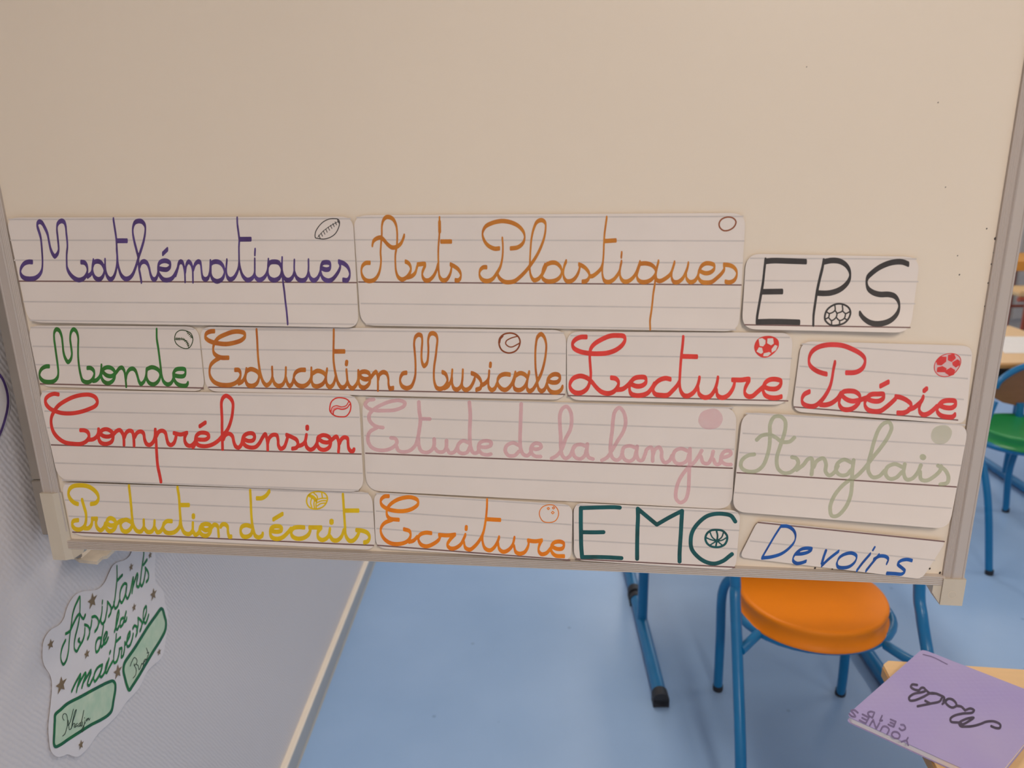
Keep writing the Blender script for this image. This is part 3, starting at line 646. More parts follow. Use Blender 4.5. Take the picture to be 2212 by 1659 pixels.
WORDS['emc'] = dict(nib=(4.4, 4.4), groups=[
 (N1, [
  [(660,147),(600,142),(400,145),(200,152)],[(196,150),(195,300),(197,450),(200,600),(210,738)],[(210,738),(350,737),(500,740),(680,750)],
  [(200,440),(350,442),(465,440)],
  [(868,758),(868,600),(872,400),(878,250),(875,160)],[(875,160),(1000,265),(1103,350)],[(1103,350),(1250,265),(1402,187)],[(1405,187),(1398,300),(1390,450),(1380,600),(1375,700),(1375,790)],
  [(2040,312),(1990,245),(1900,222),(1800,222),(1700,250),(1600,330),(1530,430),(1508,530),(1520,640),(1600,740),(1700,800),(1800,815),(1900,780),(1965,730),(2000,703)],
  ('WC',2.4,2.4,[(1683,520),(1700,460),(1750,420),(1815,412),(1890,425),(1940,480),(1942,530),(1915,585),(1850,617),(1760,612),(1705,575)]),
  ('W',1.5,1.5,[(1738,440),(1765,500),(1820,545)]),
  ('W',1.9,1.9,[(1813,415),(1828,480),(1820,545),(1808,610)]),
  ('W',1.5,1.5,[(1900,440),(1878,500),(1820,545)]),
  ('W',1.5,1.5,[(1690,505),(1750,530),(1820,545),(1880,537),(1935,505)]),
  ('W',1.5,1.5,[(1730,600),(1770,575),(1820,550),(1865,580),(1895,605)]),
 ]),
])
WORDS['devoirs'] = dict(nib=(1.5, 4.0), nibang=0.25, groups=[
 (O1, [
  [(458,155),(400,245),(350,330),(283,445)],
  [(458,155),(520,158),(570,190),(592,240),(580,300),(530,360),(460,410),(370,438),(285,448)],
  [(590,412),(660,408),(720,388),(742,366),(710,358),(645,368),(583,420),(568,470),(600,497),(650,492),(688,478)],
  ('W',2.6,3.0,[(872,378),(850,440),(833,500)]),[(833,518),(900,455),(988,387)],
  [(970,500),(990,450),(1040,415),(1110,403),(1152,430),(1140,480),(1090,525),(1030,538),(980,528),(970,495)],
  [(1278,412),(1210,490),(1155,563)],
  ('W',1.9,2.2,[(1320,347),(1302,378)]),
  [(1358,420),(1300,490),(1240,565)],[(1310,460),(1370,430),(1425,437),(1445,460),(1430,498)],
  [(1662,472),(1620,462),(1562,472),(1530,502),(1570,540),(1597,568),(1570,595),(1500,592),(1430,588)],
 ]),
])
WORDS['wall'] = dict(nib=(0.9, 3.2), groups=[
 (P1, [
  [(395,1420),(350,1520),(328,1640),(340,1720),(365,1757),(400,1710),(430,1600),(445,1450),(460,1300),(475,1200),(490,1080),(520,970),(560,880),(590,825),(595,900),(590,1050),(580,1150),(560,1250),(530,1370),(515,1470),(520,1550),(545,1577),(590,1500),(630,1430),(655,1350),(662,1260)],
  [(585,1400),(568,1430),(595,1450)],
  [(395,1335),(450,1300),(500,1200),(560,1085),(590,1060),(612,1100),(640,1128),(668,1072)],
  [(658,1210),(700,1225),(728,1285),(715,1370),(697,1408)],
  [(725,1290),(745,1230),(757,1150)],[(758,1105),(800,1092),(840,1130),(850,1190),(830,1260),(798,1305)],
  [(850,1195),(880,1120),(895,1040),(900,965)],
  [(885,1100),(880,1160),(903,1198),(935,1160),(955,1070),(970,980),(972,920)],[(905,880),(900,915)],
  [(972,893),(1000,930),(1025,980),(1015,1050),(988,1097)],
  [(1020,1000),(1055,950),(1075,850),(1090,720),(1105,560),(1103,405)],
  [(1060,900),(1078,985),(1110,958),(1135,880)],[(1108,600),(1178,522)],
  [(1238,650),(1210,640),(1170,690),(1145,780),(1145,870),(1165,908),(1200,850),(1230,750),(1240,665)],
  [(1232,700),(1225,800),(1245,850),(1280,780),(1300,690),(1315,610),(1325,562)],
  [(1330,560),(1325,660),(1310,770)],[(1320,700),(1350,600),(1385,505),(1392,530),(1375,620),(1378,680),(1400,690),(1425,620)],
  [(1478,155),(1470,270),(1450,400),(1435,530),(1425,640),(1442,678),(1470,620),(1490,520),(1500,440)],[(1468,385),(1518,312)],
  [(1493,425),(1520,460),(1540,520),(1530,590),(1508,618)],
  [(880,1390),(850,1392),(820,1440),(808,1530),(820,1588),(850,1560),(875,1480),(885,1400)],
  [(918,1225),(905,1320),(885,1440),(887,1520),(905,1500),(930,1430)],
  [(930,1430),(955,1375),(970,1320),(958,1310),(930,1360),(915,1430),(925,1478),(955,1450),(983,1385)],
  [(1067,1308),(1090,1240),(1115,1140),(1133,1050),(1128,1012),(1110,1060),(1095,1160),(1088,1250),(1105,1278),(1130,1230)],
  [(1190,1112),(1162,1130),(1147,1190),(1150,1238),(1180,1208),(1205,1130),(1230,1030)],[(1205,1130),(1203,1168),(1225,1158),(1238,1112)],
  [(1095,1340),(1085,1450),(1068,1560),(1058,1680),(1065,1735),(1095,1720),(1125,1640),(1140,1560)],[(1095,1440),(1152,1383)],
  [(1135,1545),(1170,1530),(1165,1600),(1163,1660),(1185,1640),(1205,1560),(1212,1450)],
  [(1220,1480),(1252,1420),(1283,1350),(1283,1305),(1260,1340),(1240,1430),(1247,1510),(1275,1500),(1310,1420),(1328,1335)],
  [(1322,1262),(1345,1222),(1375,1240),(1385,1300),(1362,1368)],
  [(1375,1290),(1393,1230),(1396,1125)],[(1392,1115),(1425,1140),(1448,1180),(1438,1250),(1420,1298)],
  [(1455,1190),(1490,1100),(1510,1020),(1505,955),(1480,990),(1465,1080),(1470,1158),(1495,1190),(1520,1140),(1540,1072)],
 ]),
 (P2, [
  [(480,600),(530,490),(580,400),(605,360),(600,400),(570,500),(547,605)],
  [(570,520),(620,420),(675,340),(680,360),(650,450),(622,548)],
  [(640,480),(690,400),(748,305),(750,330),(720,420),(700,510),(720,520),(760,450),(785,400)],
  [(905,230),(850,262),(802,340),(787,430),(800,462),(850,400),(893,300),(908,230)],[(900,260),(885,320),(870,390),(890,400),(945,320),(998,145)],
  [(985,180),(958,240),(945,330),(960,345),(1000,270),(1050,180)],[(1020,40),(1005,75)],
 ]),
])
WORDS['ring'] = dict(nib=(2.3, 3.3), groups=[
 (P2, [('C',[(255,920),(330,850),(420,770),(600,675),(820,555),(980,475),(1050,455),(1080,490),(1085,560),(1060,720),(1030,870),(980,930),(880,995),(760,1055),(600,1155),(430,1265),(320,1340),(255,1365),(237,1330),(240,1170),(248,1000)])]),
 (P1, [('C',[(1715,985),(1640,1080),(1540,1220),(1440,1380),(1340,1540),(1270,1640),(1207,1740),(1192,1840),(1212,1940),(1242,2050),(1272,2112),(1310,2060),(1400,1920),(1500,1750),(1600,1580),(1700,1420),(1768,1280),(1777,1170),(1755,1080),(1732,1000)])]),
])
WORDS['names'] = dict(nib=(0.55, 0.75), groups=[
 (P2, [
  [(375,1000),(355,960),(370,910),(400,910),(420,960),(425,1040),(412,1110),(385,1190),(355,1218)],
  [(505,845),(485,930),(460,1020),(432,1070),(422,1045),(430,1000)],
  [(432,1000),(440,1060),(450,1130),(475,1110),(500,1010),(535,900),(545,850),(530,870),(500,980),(478,1110)],
  [(480,1100),(510,1040),(525,1045),(515,1095),(530,1095)],
  [(560,1040),(538,1060),(532,1095),(560,1068),(568,1090)],
  [(605,1030),(578,1055),(585,1085),(610,1040),(650,860)],[(625,980),(605,1080),(615,1080),(632,1020),(625,1075)],
  [(665,1005),(650,1080),(630,1160),(612,1155),(640,1085),(670,1030)],[(658,960),(656,972)],
  [(712,970),(682,990),(685,1012),(715,968),(720,1000),(735,970)],
  [(1290,250),(1310,195),(1350,130),(1385,165),(1375,215),(1345,240),(1345,215)],[(1345,240),(1372,285),(1365,370),(1330,415)],
  [(1375,225),(1400,240),(1412,300),(1432,270),(1452,210),(1460,225),(1482,180),(1470,245),(1440,330)],
  [(1500,150),(1482,170),(1490,190),(1512,150),(1515,170),(1535,100)],[(1515,0),(1530,40),(1545,90),(1535,110)],[(1520,70),(1550,60)],
 ]),
])
WORDS['maths'] = dict(nib=(2.2, 2.7), groups=[
 (Q1, [
  [(1850,965),(1900,985),(1945,985),(1950,950),(1890,915),(1800,915),(1720,945),(1640,965),(1560,970),(1510,965),(1495,930),(1560,890),(1640,870),(1655,872),(1610,905),(1530,945),(1510,930),(1480,925),(1405,915),(1400,880),(1440,850),(1540,825),(1640,815),(1660,790),(1620,770),(1560,790)],
  [(1560,790),(1520,750),(1480,740)],[(1470,740),(1420,760),(1370,735),(1345,700),(1370,665),(1420,670),(1460,710),(1470,740),(1500,745)],
  [(1360,670),(1310,720)],[(1320,690),(1330,650),(1290,625),(1240,605)],[(1310,640),(1280,690),(1180,715),(1035,745)],[(1120,685),(1170,712)],
  [(1240,605),(1180,600),(1100,640),(1000,680),(950,680),(940,650),(990,610),(1080,590),(1120,575),(1110,545),(1080,540),(1050,570)],[(1120,560),(1170,600),(1230,605)],
  [(1050,570),(1000,560),(960,530),(975,505),(1030,510)],
 ]),
])
WORDS['initials'] = dict(nib=(1.7, 2.0), groups=[
 (Q1, [
  [(350,815),(310,795),(280,810),(300,830),(325,840),(300,850),(255,830)],
  [(420,850),(370,840),(350,890),(400,905)],[(360,865),(405,872)],
  [(480,900),(440,930),(430,910),(540,975),(540,930),(600,960)],
  [(590,1000),(650,980),(710,1010),(720,1040),(680,1060)],
  [(790,1050),(740,1070),(770,1100),(830,1105),(870,1070),(850,1050),(790,1050)],
  [(960,1110),(890,1100),(870,1140)],[(900,1110),(930,1170)],
  [(560,800),(490,790),(470,810),(520,860),(570,800)],
  [(620,850),(660,870)],[(690,920),(710,890),(770,900),(760,940),(700,920)],[(820,980),(850,1000),(890,980),(860,950)],
 ]),
 (Q1, [('W',0.8,1.0,[(1095,172),(1200,200),(1365,282)])]),
])

CARDS = {}
# corner order: top-left, top-right, bottom-right, bottom-left; rules = [(left, right, kind)]
CARDS['mathematiques'] = dict(c=[(13,470),(762,468),(775,708),(61,696)], r=13, rules=[((18,474),(758,472.5),0),((22,519),(764,519),0),((30,562),(768,563.5),0),((40,607.3),(771,610.5),1),((50,651.6),(773,657.5),0),((64,692),(765,700.5),0)])
CARDS['arts'] = dict(c=[(763,465),(1611,460),(1596,716),(779,703)], r=15, rules=[((770,470),(1606,467.5),0),((766,518),(1608,520.5),0),((771,564.5),(1605,568),0),((774,609.2),(1602,615.6),1),((779,655.6),(1598,666),0),((790,700),(1590,712),0)])
CARDS['eps'] = dict(c=[(1612,548),(1988,555),(1966,719),(1602,711)], r=16, rules=[((1620,558),(1980,559.5),0),((1610,606),(1984,608.5),0),((1606,653),(1977,656),0),((1608,701.5),(1967,707.5),1)])
CARDS['monde'] = dict(c=[(59,703),(428,705),(443,846),(86,835)], r=13, rules=[((66,707.5),(420,711),0),((70,748),(433,754.5),0),((76,787.6),(437,796),0),((86,829),(440,838.3),1)])
CARDS['education'] = dict(c=[(431,705),(1223,713),(1222,864),(445,846)], r=14, rules=[((438,711),(1218,719.5),0),((434,754),(1222,764),0),((440,795.5),(1222,810.8),0),((450,836.4),(1221,852),1)])
CARDS['lecture'] = dict(c=[(1224,716),(1714,719),(1700,875),(1225,864)], r=14, rules=[((1232,725),(1706,729),0),((1227,767),(1711,774.3),0),((1227,810.7),(1707,819),0),((1226,854.5),(1703,866),1)])
CARDS['poesie'] = dict(c=[(1731,737),(2102,747),(2086,917),(1711,889)], r=12, rules=[((1732,743),(2098,768),0),((1727,791),(2091,818),0),((1719,836),(2082,863),0),((1715,879),(2070,907.5),1)])
CARDS['comprehension'] = dict(c=[(82,841),(775,853),(786,1063),(126,1038)], r=15, rules=[((90,846),(766,858),0),((96,888),(776,901.5),0),((102,924),(779,942),0),((110,961),(781,981),1),((118,1000),(783,1022.5),0),((134,1037),(775,1059),0)])
CARDS['etude'] = dict(c=[(781,857),(1592,880),(1581,1101),(791,1060)], r=17, rules=[((790,859),(1584,881),0),((785,900),(1588,928),0),((787,941),(1586,970.5),0),((789,979),(1583,1011.6),1),((792,1021),(1581,1055.5),0)])
CARDS['anglais'] = dict(c=[(1604,890),(2093,918),(2050,1143),(1581,1105)], r=15, rules=[((1611,893),(2086,918),0),((1604,936),(2085,963),0),((1597,977.5),(2076,1005.5),0),((1591,1021),(2067,1052),1),((1587,1064),(2056,1098),0)])
CARDS['production'] = dict(c=[(132,1042),(803,1063),(812,1188),(156,1156)], r=12, rules=[((140,1045),(796,1066),0),((140,1080),(806,1106),0),((148,1115),(809,1141.5),0),((156,1149.4),(808,1178.3),1)])
CARDS['ecriture'] = dict(c=[(807,1063),(1237,1090),(1234,1212),(812,1184)], r=11, rules=[((812,1066),(1228,1092.5),0),((812,1104),(1234,1133.5),0),((813,1141.5),(1235,1172),0),((815,1178),(1232,1210),1)])
CARDS['emc'] = dict(c=[(1239,1086),(1600,1103),(1589,1232),(1240,1210)], r=11, rules=[((1246,1091),(1594,1108),0),((1241,1129),(1597,1146),0),((1241,1166.7),(1593,1186),0),((1246,1207.5),(1588,1225.5),1)])
CARDS['devoirs'] = dict(c=[(1637,1125),(2044,1169),(1991,1251),(1597,1204)], r=7, rules=[((1637,1128.5),(2041,1170),1),((1620,1168.5),(2020,1210.5),0)])

PAPER = (P1, [(1350,95),(1450,90),(1550,112),(1608,160),(1632,250),(1625,400),(1627,550),(1645,645),(1700,690),(1745,760),(1762,900),(1800,1030),(1808,1130),(1792,1280),(1770,1450),(1745,1590),(1695,1690),(1610,1760),(1525,1850),(1475,1950),(1415,2070),(1345,2160),(1236,2270),(1136,2420),(1006,2560),(846,2708),(737,2867),(647,2967),(568,3026),(498,3022),(440,3000),(410,2995),(370,3015),(300,3030),(240,3010),(190,2945),(165,2795),(155,2617),(175,2417),(195,2218),(205,2019),(180,1900),(110,1790),(78,1690),(75,1560),(92,1430),(140,1335),(200,1270),(300,1215),(370,1120),(405,1000),(455,890),(530,797),(620,752),(740,742),(840,718),(930,630),(990,500),(1045,395),(1110,345),(1200,320),(1275,260),(1315,170)])
NAMEBOX = [(P2, [(255,920),(330,850),(420,770),(600,675),(820,555),(980,475),(1050,455),(1080,490),(1085,560),(1060,720),(1030,870),(980,930),(880,995),(760,1055),(600,1155),(430,1265),(320,1340),(255,1365),(237,1330),(240,1170),(248,1000)]),
 (P1, [(1715,985),(1640,1080),(1540,1220),(1440,1380),(1340,1540),(1270,1640),(1207,1740),(1192,1840),(1212,1940),(1242,2050),(1272,2112),(1310,2060),(1400,1920),(1500,1750),(1600,1580),(1700,1420),(1768,1280),(1777,1170),(1755,1080),(1732,1000)])]
STARS = [(765,880,65,112),(1562,250,25,52),(1300,415,29,60),(1607,790,44,90),(1340,970,29,62),(190,1480,46,76),(690,1612,39,68),(1685,1585,28,54),(335,2040,76,120),(1115,1856,58,105),(608,2862,36,72)]
# ---------------------------------------------------------------- mesh helpers
def link(name, V, Fc, m, parent=None, origin=(0, 0, 0), smooth=False, mats=None):
    me = bpy.data.meshes.new(name); o_ = np.array(origin, float)
    V = np.array(V, float)-o_
    me.from_pydata([tuple(v) for v in V], [], Fc); me.update()
    if smooth:
        me.polygons.foreach_set('use_smooth', [True]*len(me.polygons))
        try: me.set_sharp_from_angle(angle=math.radians(40))
        except Exception: pass
    for mm in (mats or [m]): me.materials.append(mm)
    o = bpy.data.objects.new(name, me); COL.objects.link(o)
    if parent: o.parent = parent
    else: o.location = origin
    return o
def thing(name, label, cat, loc=(0, 0, 0), rotz=0.0, group=None):
    o = bpy.data.objects.new(name, None); COL.objects.link(o); o.empty_display_size = 0.05
    o.location = loc; o.rotation_euler = (0, 0, rotz); tag(o, label, cat, group); return o
def tag(o, label, cat, group=None):
    o['label'] = label; o['category'] = cat
    if group: o['group'] = group
    return o
def struct(o): o['kind'] = 'structure'; return o
def box(x0, x1, y0, y1, z0, z1, bev=0.0):
    bm = bmesh.new(); bmesh.ops.create_cube(bm, size=1)
    for v in bm.verts: v.co = Vector(((x0+x1)/2+v.co.x*(x1-x0), (y0+y1)/2+v.co.y*(y1-y0), (z0+z1)/2+v.co.z*(z1-z0)))
    if bev: bmesh.ops.bevel(bm, geom=bm.edges[:], offset=bev, segments=2, affect='EDGES')
    V = [tuple(v.co) for v in bm.verts]; bm.verts.index_update(); Fc = [[v.index for v in f.verts] for f in bm.faces]; bm.free()
    return V, Fc
def join(*parts):
    V, Fc = [], []
    for v, f in parts:
        n = len(V); V += [tuple(p) for p in v]; Fc += [[i+n for i in q] for q in f]
    return V, Fc
def tube(pts, r, n=14, closed=False, caps=True, smoothpts=True):
    P = [np.array(p, float) for p in pts]
    if smoothpts and len(P) > 2: P = [np.array(p) for p in spline3(P, closed)]
    if closed: P = P[:-1] if np.allclose(P[0], P[-1]) else P
    V, Fc = [], []; N = len(P); up = None
    for i in range(N):
        a, b = (P[i-1] if (closed or i > 0) else P[i]), (P[(i+1) % N] if (closed or i < N-1) else P[i])
        t = nrm(b-a)
        if up is None: up = nrm(np.cross(t, (0.31, 0.2, 0.93) if abs(t[2]) < 0.9 else (1, 0, 0)))
        up = nrm(up-t*up.dot(t)); s = np.cross(t, up)
        for k in range(n):
            c = 2*math.pi*k/n; V.append(P[i]+r*(math.cos(c)*up+math.sin(c)*s))
    M = N if closed else N-1
    for i in range(M):
        for k in range(n):
            a, b = i*n+k, i*n+(k+1) % n; c, d = ((i+1) % N)*n+(k+1) % n, ((i+1) % N)*n+k
            Fc.append([a, b, c, d])
    if caps and not closed: Fc += [list(range(n))[::-1], list(range((N-1)*n, N*n))]
    return V, Fc
def spline3(P, closed=False, k=7):
    out = []; n = len(P)
    for i in range(n if closed else n-1):
        p1, p2 = P[i], P[(i+1) % n]
        p0 = P[i-1] if (closed or i > 0) else 2*p1-p2
        p3 = P[(i+2) % n] if (closed or i+2 < n) else 2*p2-p1
        for j in range(k):
            t = j/k
            out.append(0.5*((2*p1)+(-p0+p2)*t+(2*p0-5*p1+4*p2-p3)*t*t+(-p0+3*p1-3*p2+p3)*t**3))
    out.append(P[0] if closed else P[-1]); return out
def lathe(prof, c, n=64):
    V, Fc = [], []
    for (r, z) in prof:
        for k in range(n): V.append((c[0]+r*math.cos(2*math.pi*k/n), c[1]+r*math.sin(2*math.pi*k/n), c[2]+z))
    for i in range(len(prof)-1):
        for k in range(n): Fc.append([i*n+k, i*n+(k+1) % n, (i+1)*n+(k+1) % n, (i+1)*n+k])
    Fc += [list(range(n))[::-1], list(range((len(prof)-1)*n, len(prof)*n))]
    return V, Fc
def extrude(prof, axis, a, b):
    """closed 2-D profile swept between a and b; axis 'z': prof=(x,y); axis 'x': prof=(y,z); axis 'y': prof=(x,z)"""
    V = []
    for s in (a, b):
        for p, q in prof: V.append({'z': (p, q, s), 'x': (s, p, q), 'y': (p, s, q)}[axis])
    n = len(prof)
    Fc = [[k, (k+1) % n, n+(k+1) % n, n+k] for k in range(n)]+[list(range(n))[::-1], list(range(n, 2*n))]
    return V, Fc

# ---------------------------------------------------------------- room shell
X0, X1, Y0, Y1 = ROOM
struct(link('floor', *box(X0-0.1, X1+0.1, Y0-0.1, Y1+0.1, -0.08, 0), MAT['lino']))
struct(link('ceiling', *box(X0-0.1, X1+0.1, Y0-0.1, Y1+0.1, CEIL, CEIL+0.1), MAT['white_wall']))
struct(link('wall_left', *box(X0-0.12, X0, Y0-0.1, Y1+0.1, 0, CEIL), MAT['wallpaper']))
struct(link('wall_near', *box(X0, X1, Y0-0.12, Y0, 0, CEIL), MAT['white_wall']))
def wall_hole(axis, at, a0, a1, h0, h1, lo, hi, th=0.2):
    parts = []
    for p in ((lo, a0, 0, CEIL), (a1, hi, 0, CEIL), (a0, a1, 0, h0), (a0, a1, h1, CEIL)):
        parts.append(box(p[0], p[1], at, at+th, p[2], p[3]) if axis == 'y' else box(at, at+th, p[0], p[1], p[2], p[3]))
    return join(*parts)
struct(link('wall_far', *wall_hole('y', Y1, 0.4, 4.0, 1.05, 2.45, X0, X1), MAT['white_wall']))
struct(link('wall_right', *wall_hole('x', X1, -1.0, 4.0, 1.05, 2.45, Y0, Y1), MAT['white_wall']))
w1 = struct(link('window_1', *join(box(0.4, 4.0, Y1+0.05, Y1+0.11, 1.05, 1.11), box(0.4, 4.0, Y1+0.05, Y1+0.11, 2.39, 2.45), *[box(x, x+0.06, Y1+0.05, Y1+0.11, 1.05, 2.45) for x in (0.4, 1.57, 2.77, 3.94)]), MAT['cupboard']))
link('window_pane', *box(0.46, 3.94, Y1+0.075, Y1+0.085, 1.11, 2.39), MAT['glass'], w1)
w2 = struct(link('window_2', *join(box(X1+0.05, X1+0.11, -1.0, 4.0, 1.05, 1.11), box(X1+0.05, X1+0.11, -1.0, 4.0, 2.39, 2.45), *[box(X1+0.05, X1+0.11, y, y+0.06, 1.05, 2.45) for y in (-1.0, 0.65, 2.3, 3.94)]), MAT['cupboard']))
link('window_pane', *box(X1+0.075, X1+0.085, -0.94, 3.94, 1.11, 2.39), MAT['glass'], w2)
bb = struct(link('baseboard_left', *extrude([(X0, 0), (X0+0.014, 0), (X0+0.014, 0.058), (X0+0.006, 0.058), (X0, 0.058)], 'y', Y0, Y1), MAT['skirt']))
link('cream_ledge', *extrude([(X0, 0.058), (X0+0.0150, 0.058), (X0+0.0150, 0.063), (X0+0.012, 0.0655), (X0, 0.0665)], 'y', Y0, Y1), MAT['trim'], bb)
link('dark_joint', *box(X0+0.014, X0+0.018, Y0, Y1, 0.0, 0.002), MAT['skirt'], bb)
for (lx, ly) in LAMPS:
    t = thing('ceiling_lamp', 'long white ceiling light '+('near ' if ly < 0 else 'middle ' if ly < 4 else 'far ')+('left over the board side' if lx < 2 else 'right over the pupils'), 'lamp', (lx, ly, CEIL), 0, 'ceiling lights')
    link('lamp_housing', *box(-0.16, 0.16, -0.67, 0.67, -0.06, 0, 0.004), MAT['cupboard'], t)
    link('diffuser', *box(-0.145, 0.145, -0.655, 0.655, -0.070, -0.06), MAT['diffuser'], t)

# ---------------------------------------------------------------- whiteboard wing
O = atX(96, 1062, -0.59); YAW = math.radians(-5.198)
BU = np.array([math.cos(YAW), math.sin(YAW), 0]); BN = np.array([BU[1], -BU[0], 0])
def rays(P):
    d = np.stack([(P[:, 0]-CX)/F, (P[:, 1]-CY)/F, np.ones(len(P))], 1)
    return d@np.stack([AX, AY, AZ], 0).T
def on_board(P, w=0.0, bend=None):
    """photo points -> board coordinates (u, w, v); bend(u, v) lifts the sheet"""
    P = np.asarray(P, float); R = rays(P); ww = np.full(len(P), float(w))
    for _ in range(4 if bend else 1):
        P0 = O[None, :]+BN[None, :]*ww[:, None]
        t = ((P0-CAM)@BN)/(R@BN); W = CAM+R*t[:, None]
        u = (W-O)@BU; v = W[:, 2]
        if bend: ww = w+bend(u, v)
    return np.stack([u, -ww, v], 1)
def on_wall(P, d=0.0):
    P = np.asarray(P, float); R = rays(P); t = (XW+d)/R[:, 0]
    return CAM+R*t[:, None]
VB, VT = 1.052, 2.26      # bottom and top of the wing
UW = 1.061
wb = thing('whiteboard_wing', 'blank cream enamel whiteboard panel in an aluminium frame, word cards stuck along its foot', 'whiteboard', (O[0], O[1], 0), YAW)
link('panel', *box(0.018, UW-0.018, 0.0, 0.014, VB+0.004, VT-0.004), MAT['board'], wb)
link('back_sheet', *box(0.018, UW-0.018, 0.014, 0.018, VB+0.004, VT-0.004), MAT['cupboard'], wb)
def rail_profile(sgn, u0):
    # d from the inner edge outwards, w towards the viewer
    q = [(0, -0.001), (0, 0.0030)]
    for i in range(4): q += [(0.0012+i*0.0020, 0.0036), (0.0020+i*0.0020, 0.0030)]
    q += [(0.0088, 0.0040), (0.0096, 0.0046), (0.0104, 0.0040), (0.0190, 0.0036), (0.0196, 0.0042), (0.0212, 0.0038), (0.0220, 0.0026), (0.0220, -0.0200), (0, -0.0200)]
    pr = [(u0+sgn*d, -w_) for d, w_ in q]
    return pr if sgn > 0 else pr[::-1]
link('frame_rail', *extrude(rail_profile(-1, 0.0220), 'z', VB+0.02, VT), MAT['alu'], wb)
link('frame_rail', *extrude(rail_profile(1, UW-0.0220), 'z', VB+0.006, VT), MAT['alu'], wb)
q = [(0.018, VB-0.0035), (-0.0035, VB-0.0035)]
for i in range(5): q += [(-0.0045, VB-0.0028+i*0.0022), (-0.0045, VB-0.0016+i*0.0022), (-0.0036, VB-0.0012+i*0.0022)]
q += [(-0.0010, VB+0.0086), (0.018, VB+0.0086)]
link('frame_rail', *extrude(q, 'x', 0.020, UW-0.020), MAT['alu_flat'], wb)
link('frame_rail', *box(0, UW, -0.004, 0.018, VT-0.002, VT+0.02), MAT['alu_flat'], wb)
# right corner cap, with its round mark
cr = [(UW-0.0265, -0.0055), (UW+0.001, -0.0055), (UW+0.001, 0.019), (UW-0.0265, 0.019)]
cap = link('corner_cap', *join(extrude([(-0.006, VB+0.006), (-0.006, VB-0.026), (0.019, VB-0.026), (0.019, VB+0.006)], 'x', UW-0.022, UW+0.001),
     extrude([(UW-0.022, VB-0.0035), (UW-0.031, VB-0.0035), (UW-0.031, VB-0.012), (UW-0.022, VB-0.0255)], 'y', -0.004, 0.018)), MAT['plastic'], wb)
Vc, Fcc = [], []
for k in range(28):
    for rr in (0.0040, 0.0044): Vc.append((UW-0.011+rr*math.cos(k*math.pi/14), -0.0062, VB-0.013+rr*math.sin(k*math.pi/14)))
for k in range(28): Fcc.append([2*k, 2*k+1, (2*k+3) % 56, (2*k+2) % 56])
link('round_mark', Vc, Fcc, MAT['dirty'], cap)
# left corner cap: tall sleeve over the rail end with a slanted top and a foot under the bottom rail
sl = [(-0.0015, 1.123), (0.0235, 1.1235), (0.0235, VB+0.012), (0.0235, VB-0.018), (-0.0015, VB-0.018)]
link('corner_cap', *join(extrude([(-0.0015, -0.0065), (0.0150, -0.0065), (0.0235, -0.0020), (0.0235, 0.019), (-0.0015, 0.019)], 'z', VB-0.018, 1.1235),
     extrude([(0.0235, VB-0.0036), (0.040, VB-0.0036), (0.0375, VB-0.0085), (0.0235, VB-0.017)], 'y', -0.003, 0.018)), MAT['plastic'], wb)
for (a, b) in ((-0.001, 0.024), (UW-0.023, UW+0.001)):
    link('corner_cap', *box(a, b, -0.0055, 0.019, VT-0.03, VT+0.022, 0.002), MAT['plastic'], wb)

# dirt specks and a smudge on the enamel
f = Field(1700, 60, 2160, 1245, 0.9)
for x_, y_, r_ in ((2131, 494.5, 1.2), (2149.5, 516, 2.4), (2068, 553, 0.9), (2026, 222, 1.0), (2072, 594, 1.2), (2146, 546, 1.2), (2141, 571, 1.3), (2127, 662, 1.3), (2134, 612, 1.2), (2014, 1182, 1.6), (2022, 1196, 1.4), (2008, 1229, 1.6), (2030, 1238, 2.0), (1643, 1223, 1.8), (1760, 1228, 1.8), (1797, 1231, 1.8), (1742, 145, 0.8), (2042, 405, 0.9)):
    f.line([np.array((x_, y_)), np.array((x_+1.0, y_-1.2))], r_, r_*1.1)
V, Fc = f.mesh(); o_ = link('dirt_specks', on_board(np.array(V), 0.00015), Fc, MAT['dark'], wb); o_['kind'] = 'stuff'

# fixed board on the wall behind the wing, hinge post and pen tray
fb = thing('fixed_whiteboard', 'aluminium-edged fixed board on the left wall, mostly hidden behind the hinged wing', 'whiteboard', (XW, 0.9, 0))
link('panel', *box(0.0, 0.016, 0.03, 1.95, VB+0.01, VT), MAT['board'], fb)
link('frame_rail', *box(0.0, 0.020, 0.0, 0.03, VB, VT, 0.001), MAT['alu'], fb)
link('frame_rail', *box(0.0, 0.020, 1.95, 1.98, VB, VT, 0.001), MAT['alu'], fb)
link('hinge_post', *box(0.010, 0.024, -0.040, -0.004, VB+0.078, VT, 0.001), MAT['hinge'], fb)
link('hinge_cap', *box(0.0095, 0.0245, -0.041, -0.004, VB+0.003, VB+0.077, 0.001), MAT['hinge'], fb)
fo = (XW, 0.9, 0)
def prism(poly, z0, z1):
    n = len(poly); V = [(x, y, z0) for x, y in poly]+[(x, y, z1) for x, y in poly]
    a = sum(poly[i][0]*poly[(i+1) % n][1]-poly[(i+1) % n][0]*poly[i][1] for i in range(n))
    Fc = [list(range(n))[::-1], list(range(n, 2*n))]+[[i, (i+1) % n, n+(i+1) % n, n+i] for i in range(n)]
    if a < 0: Fc = [f[::-1] for f in Fc]
    return V, Fc
tp = [tuple(G(x, y, 1.000)[:2]) for x, y in ((160, 1202), (170, 1209), (209, 1213), (221, 1202), (231, 1200))]
link('tray', *prism([(XW+0.001, tp[0][1])]+tp+[(tp[-1][0], 2.8), (XW+0.001, 2.8)], 0.9955, 1.000), MAT['dirty'], fb, fo)
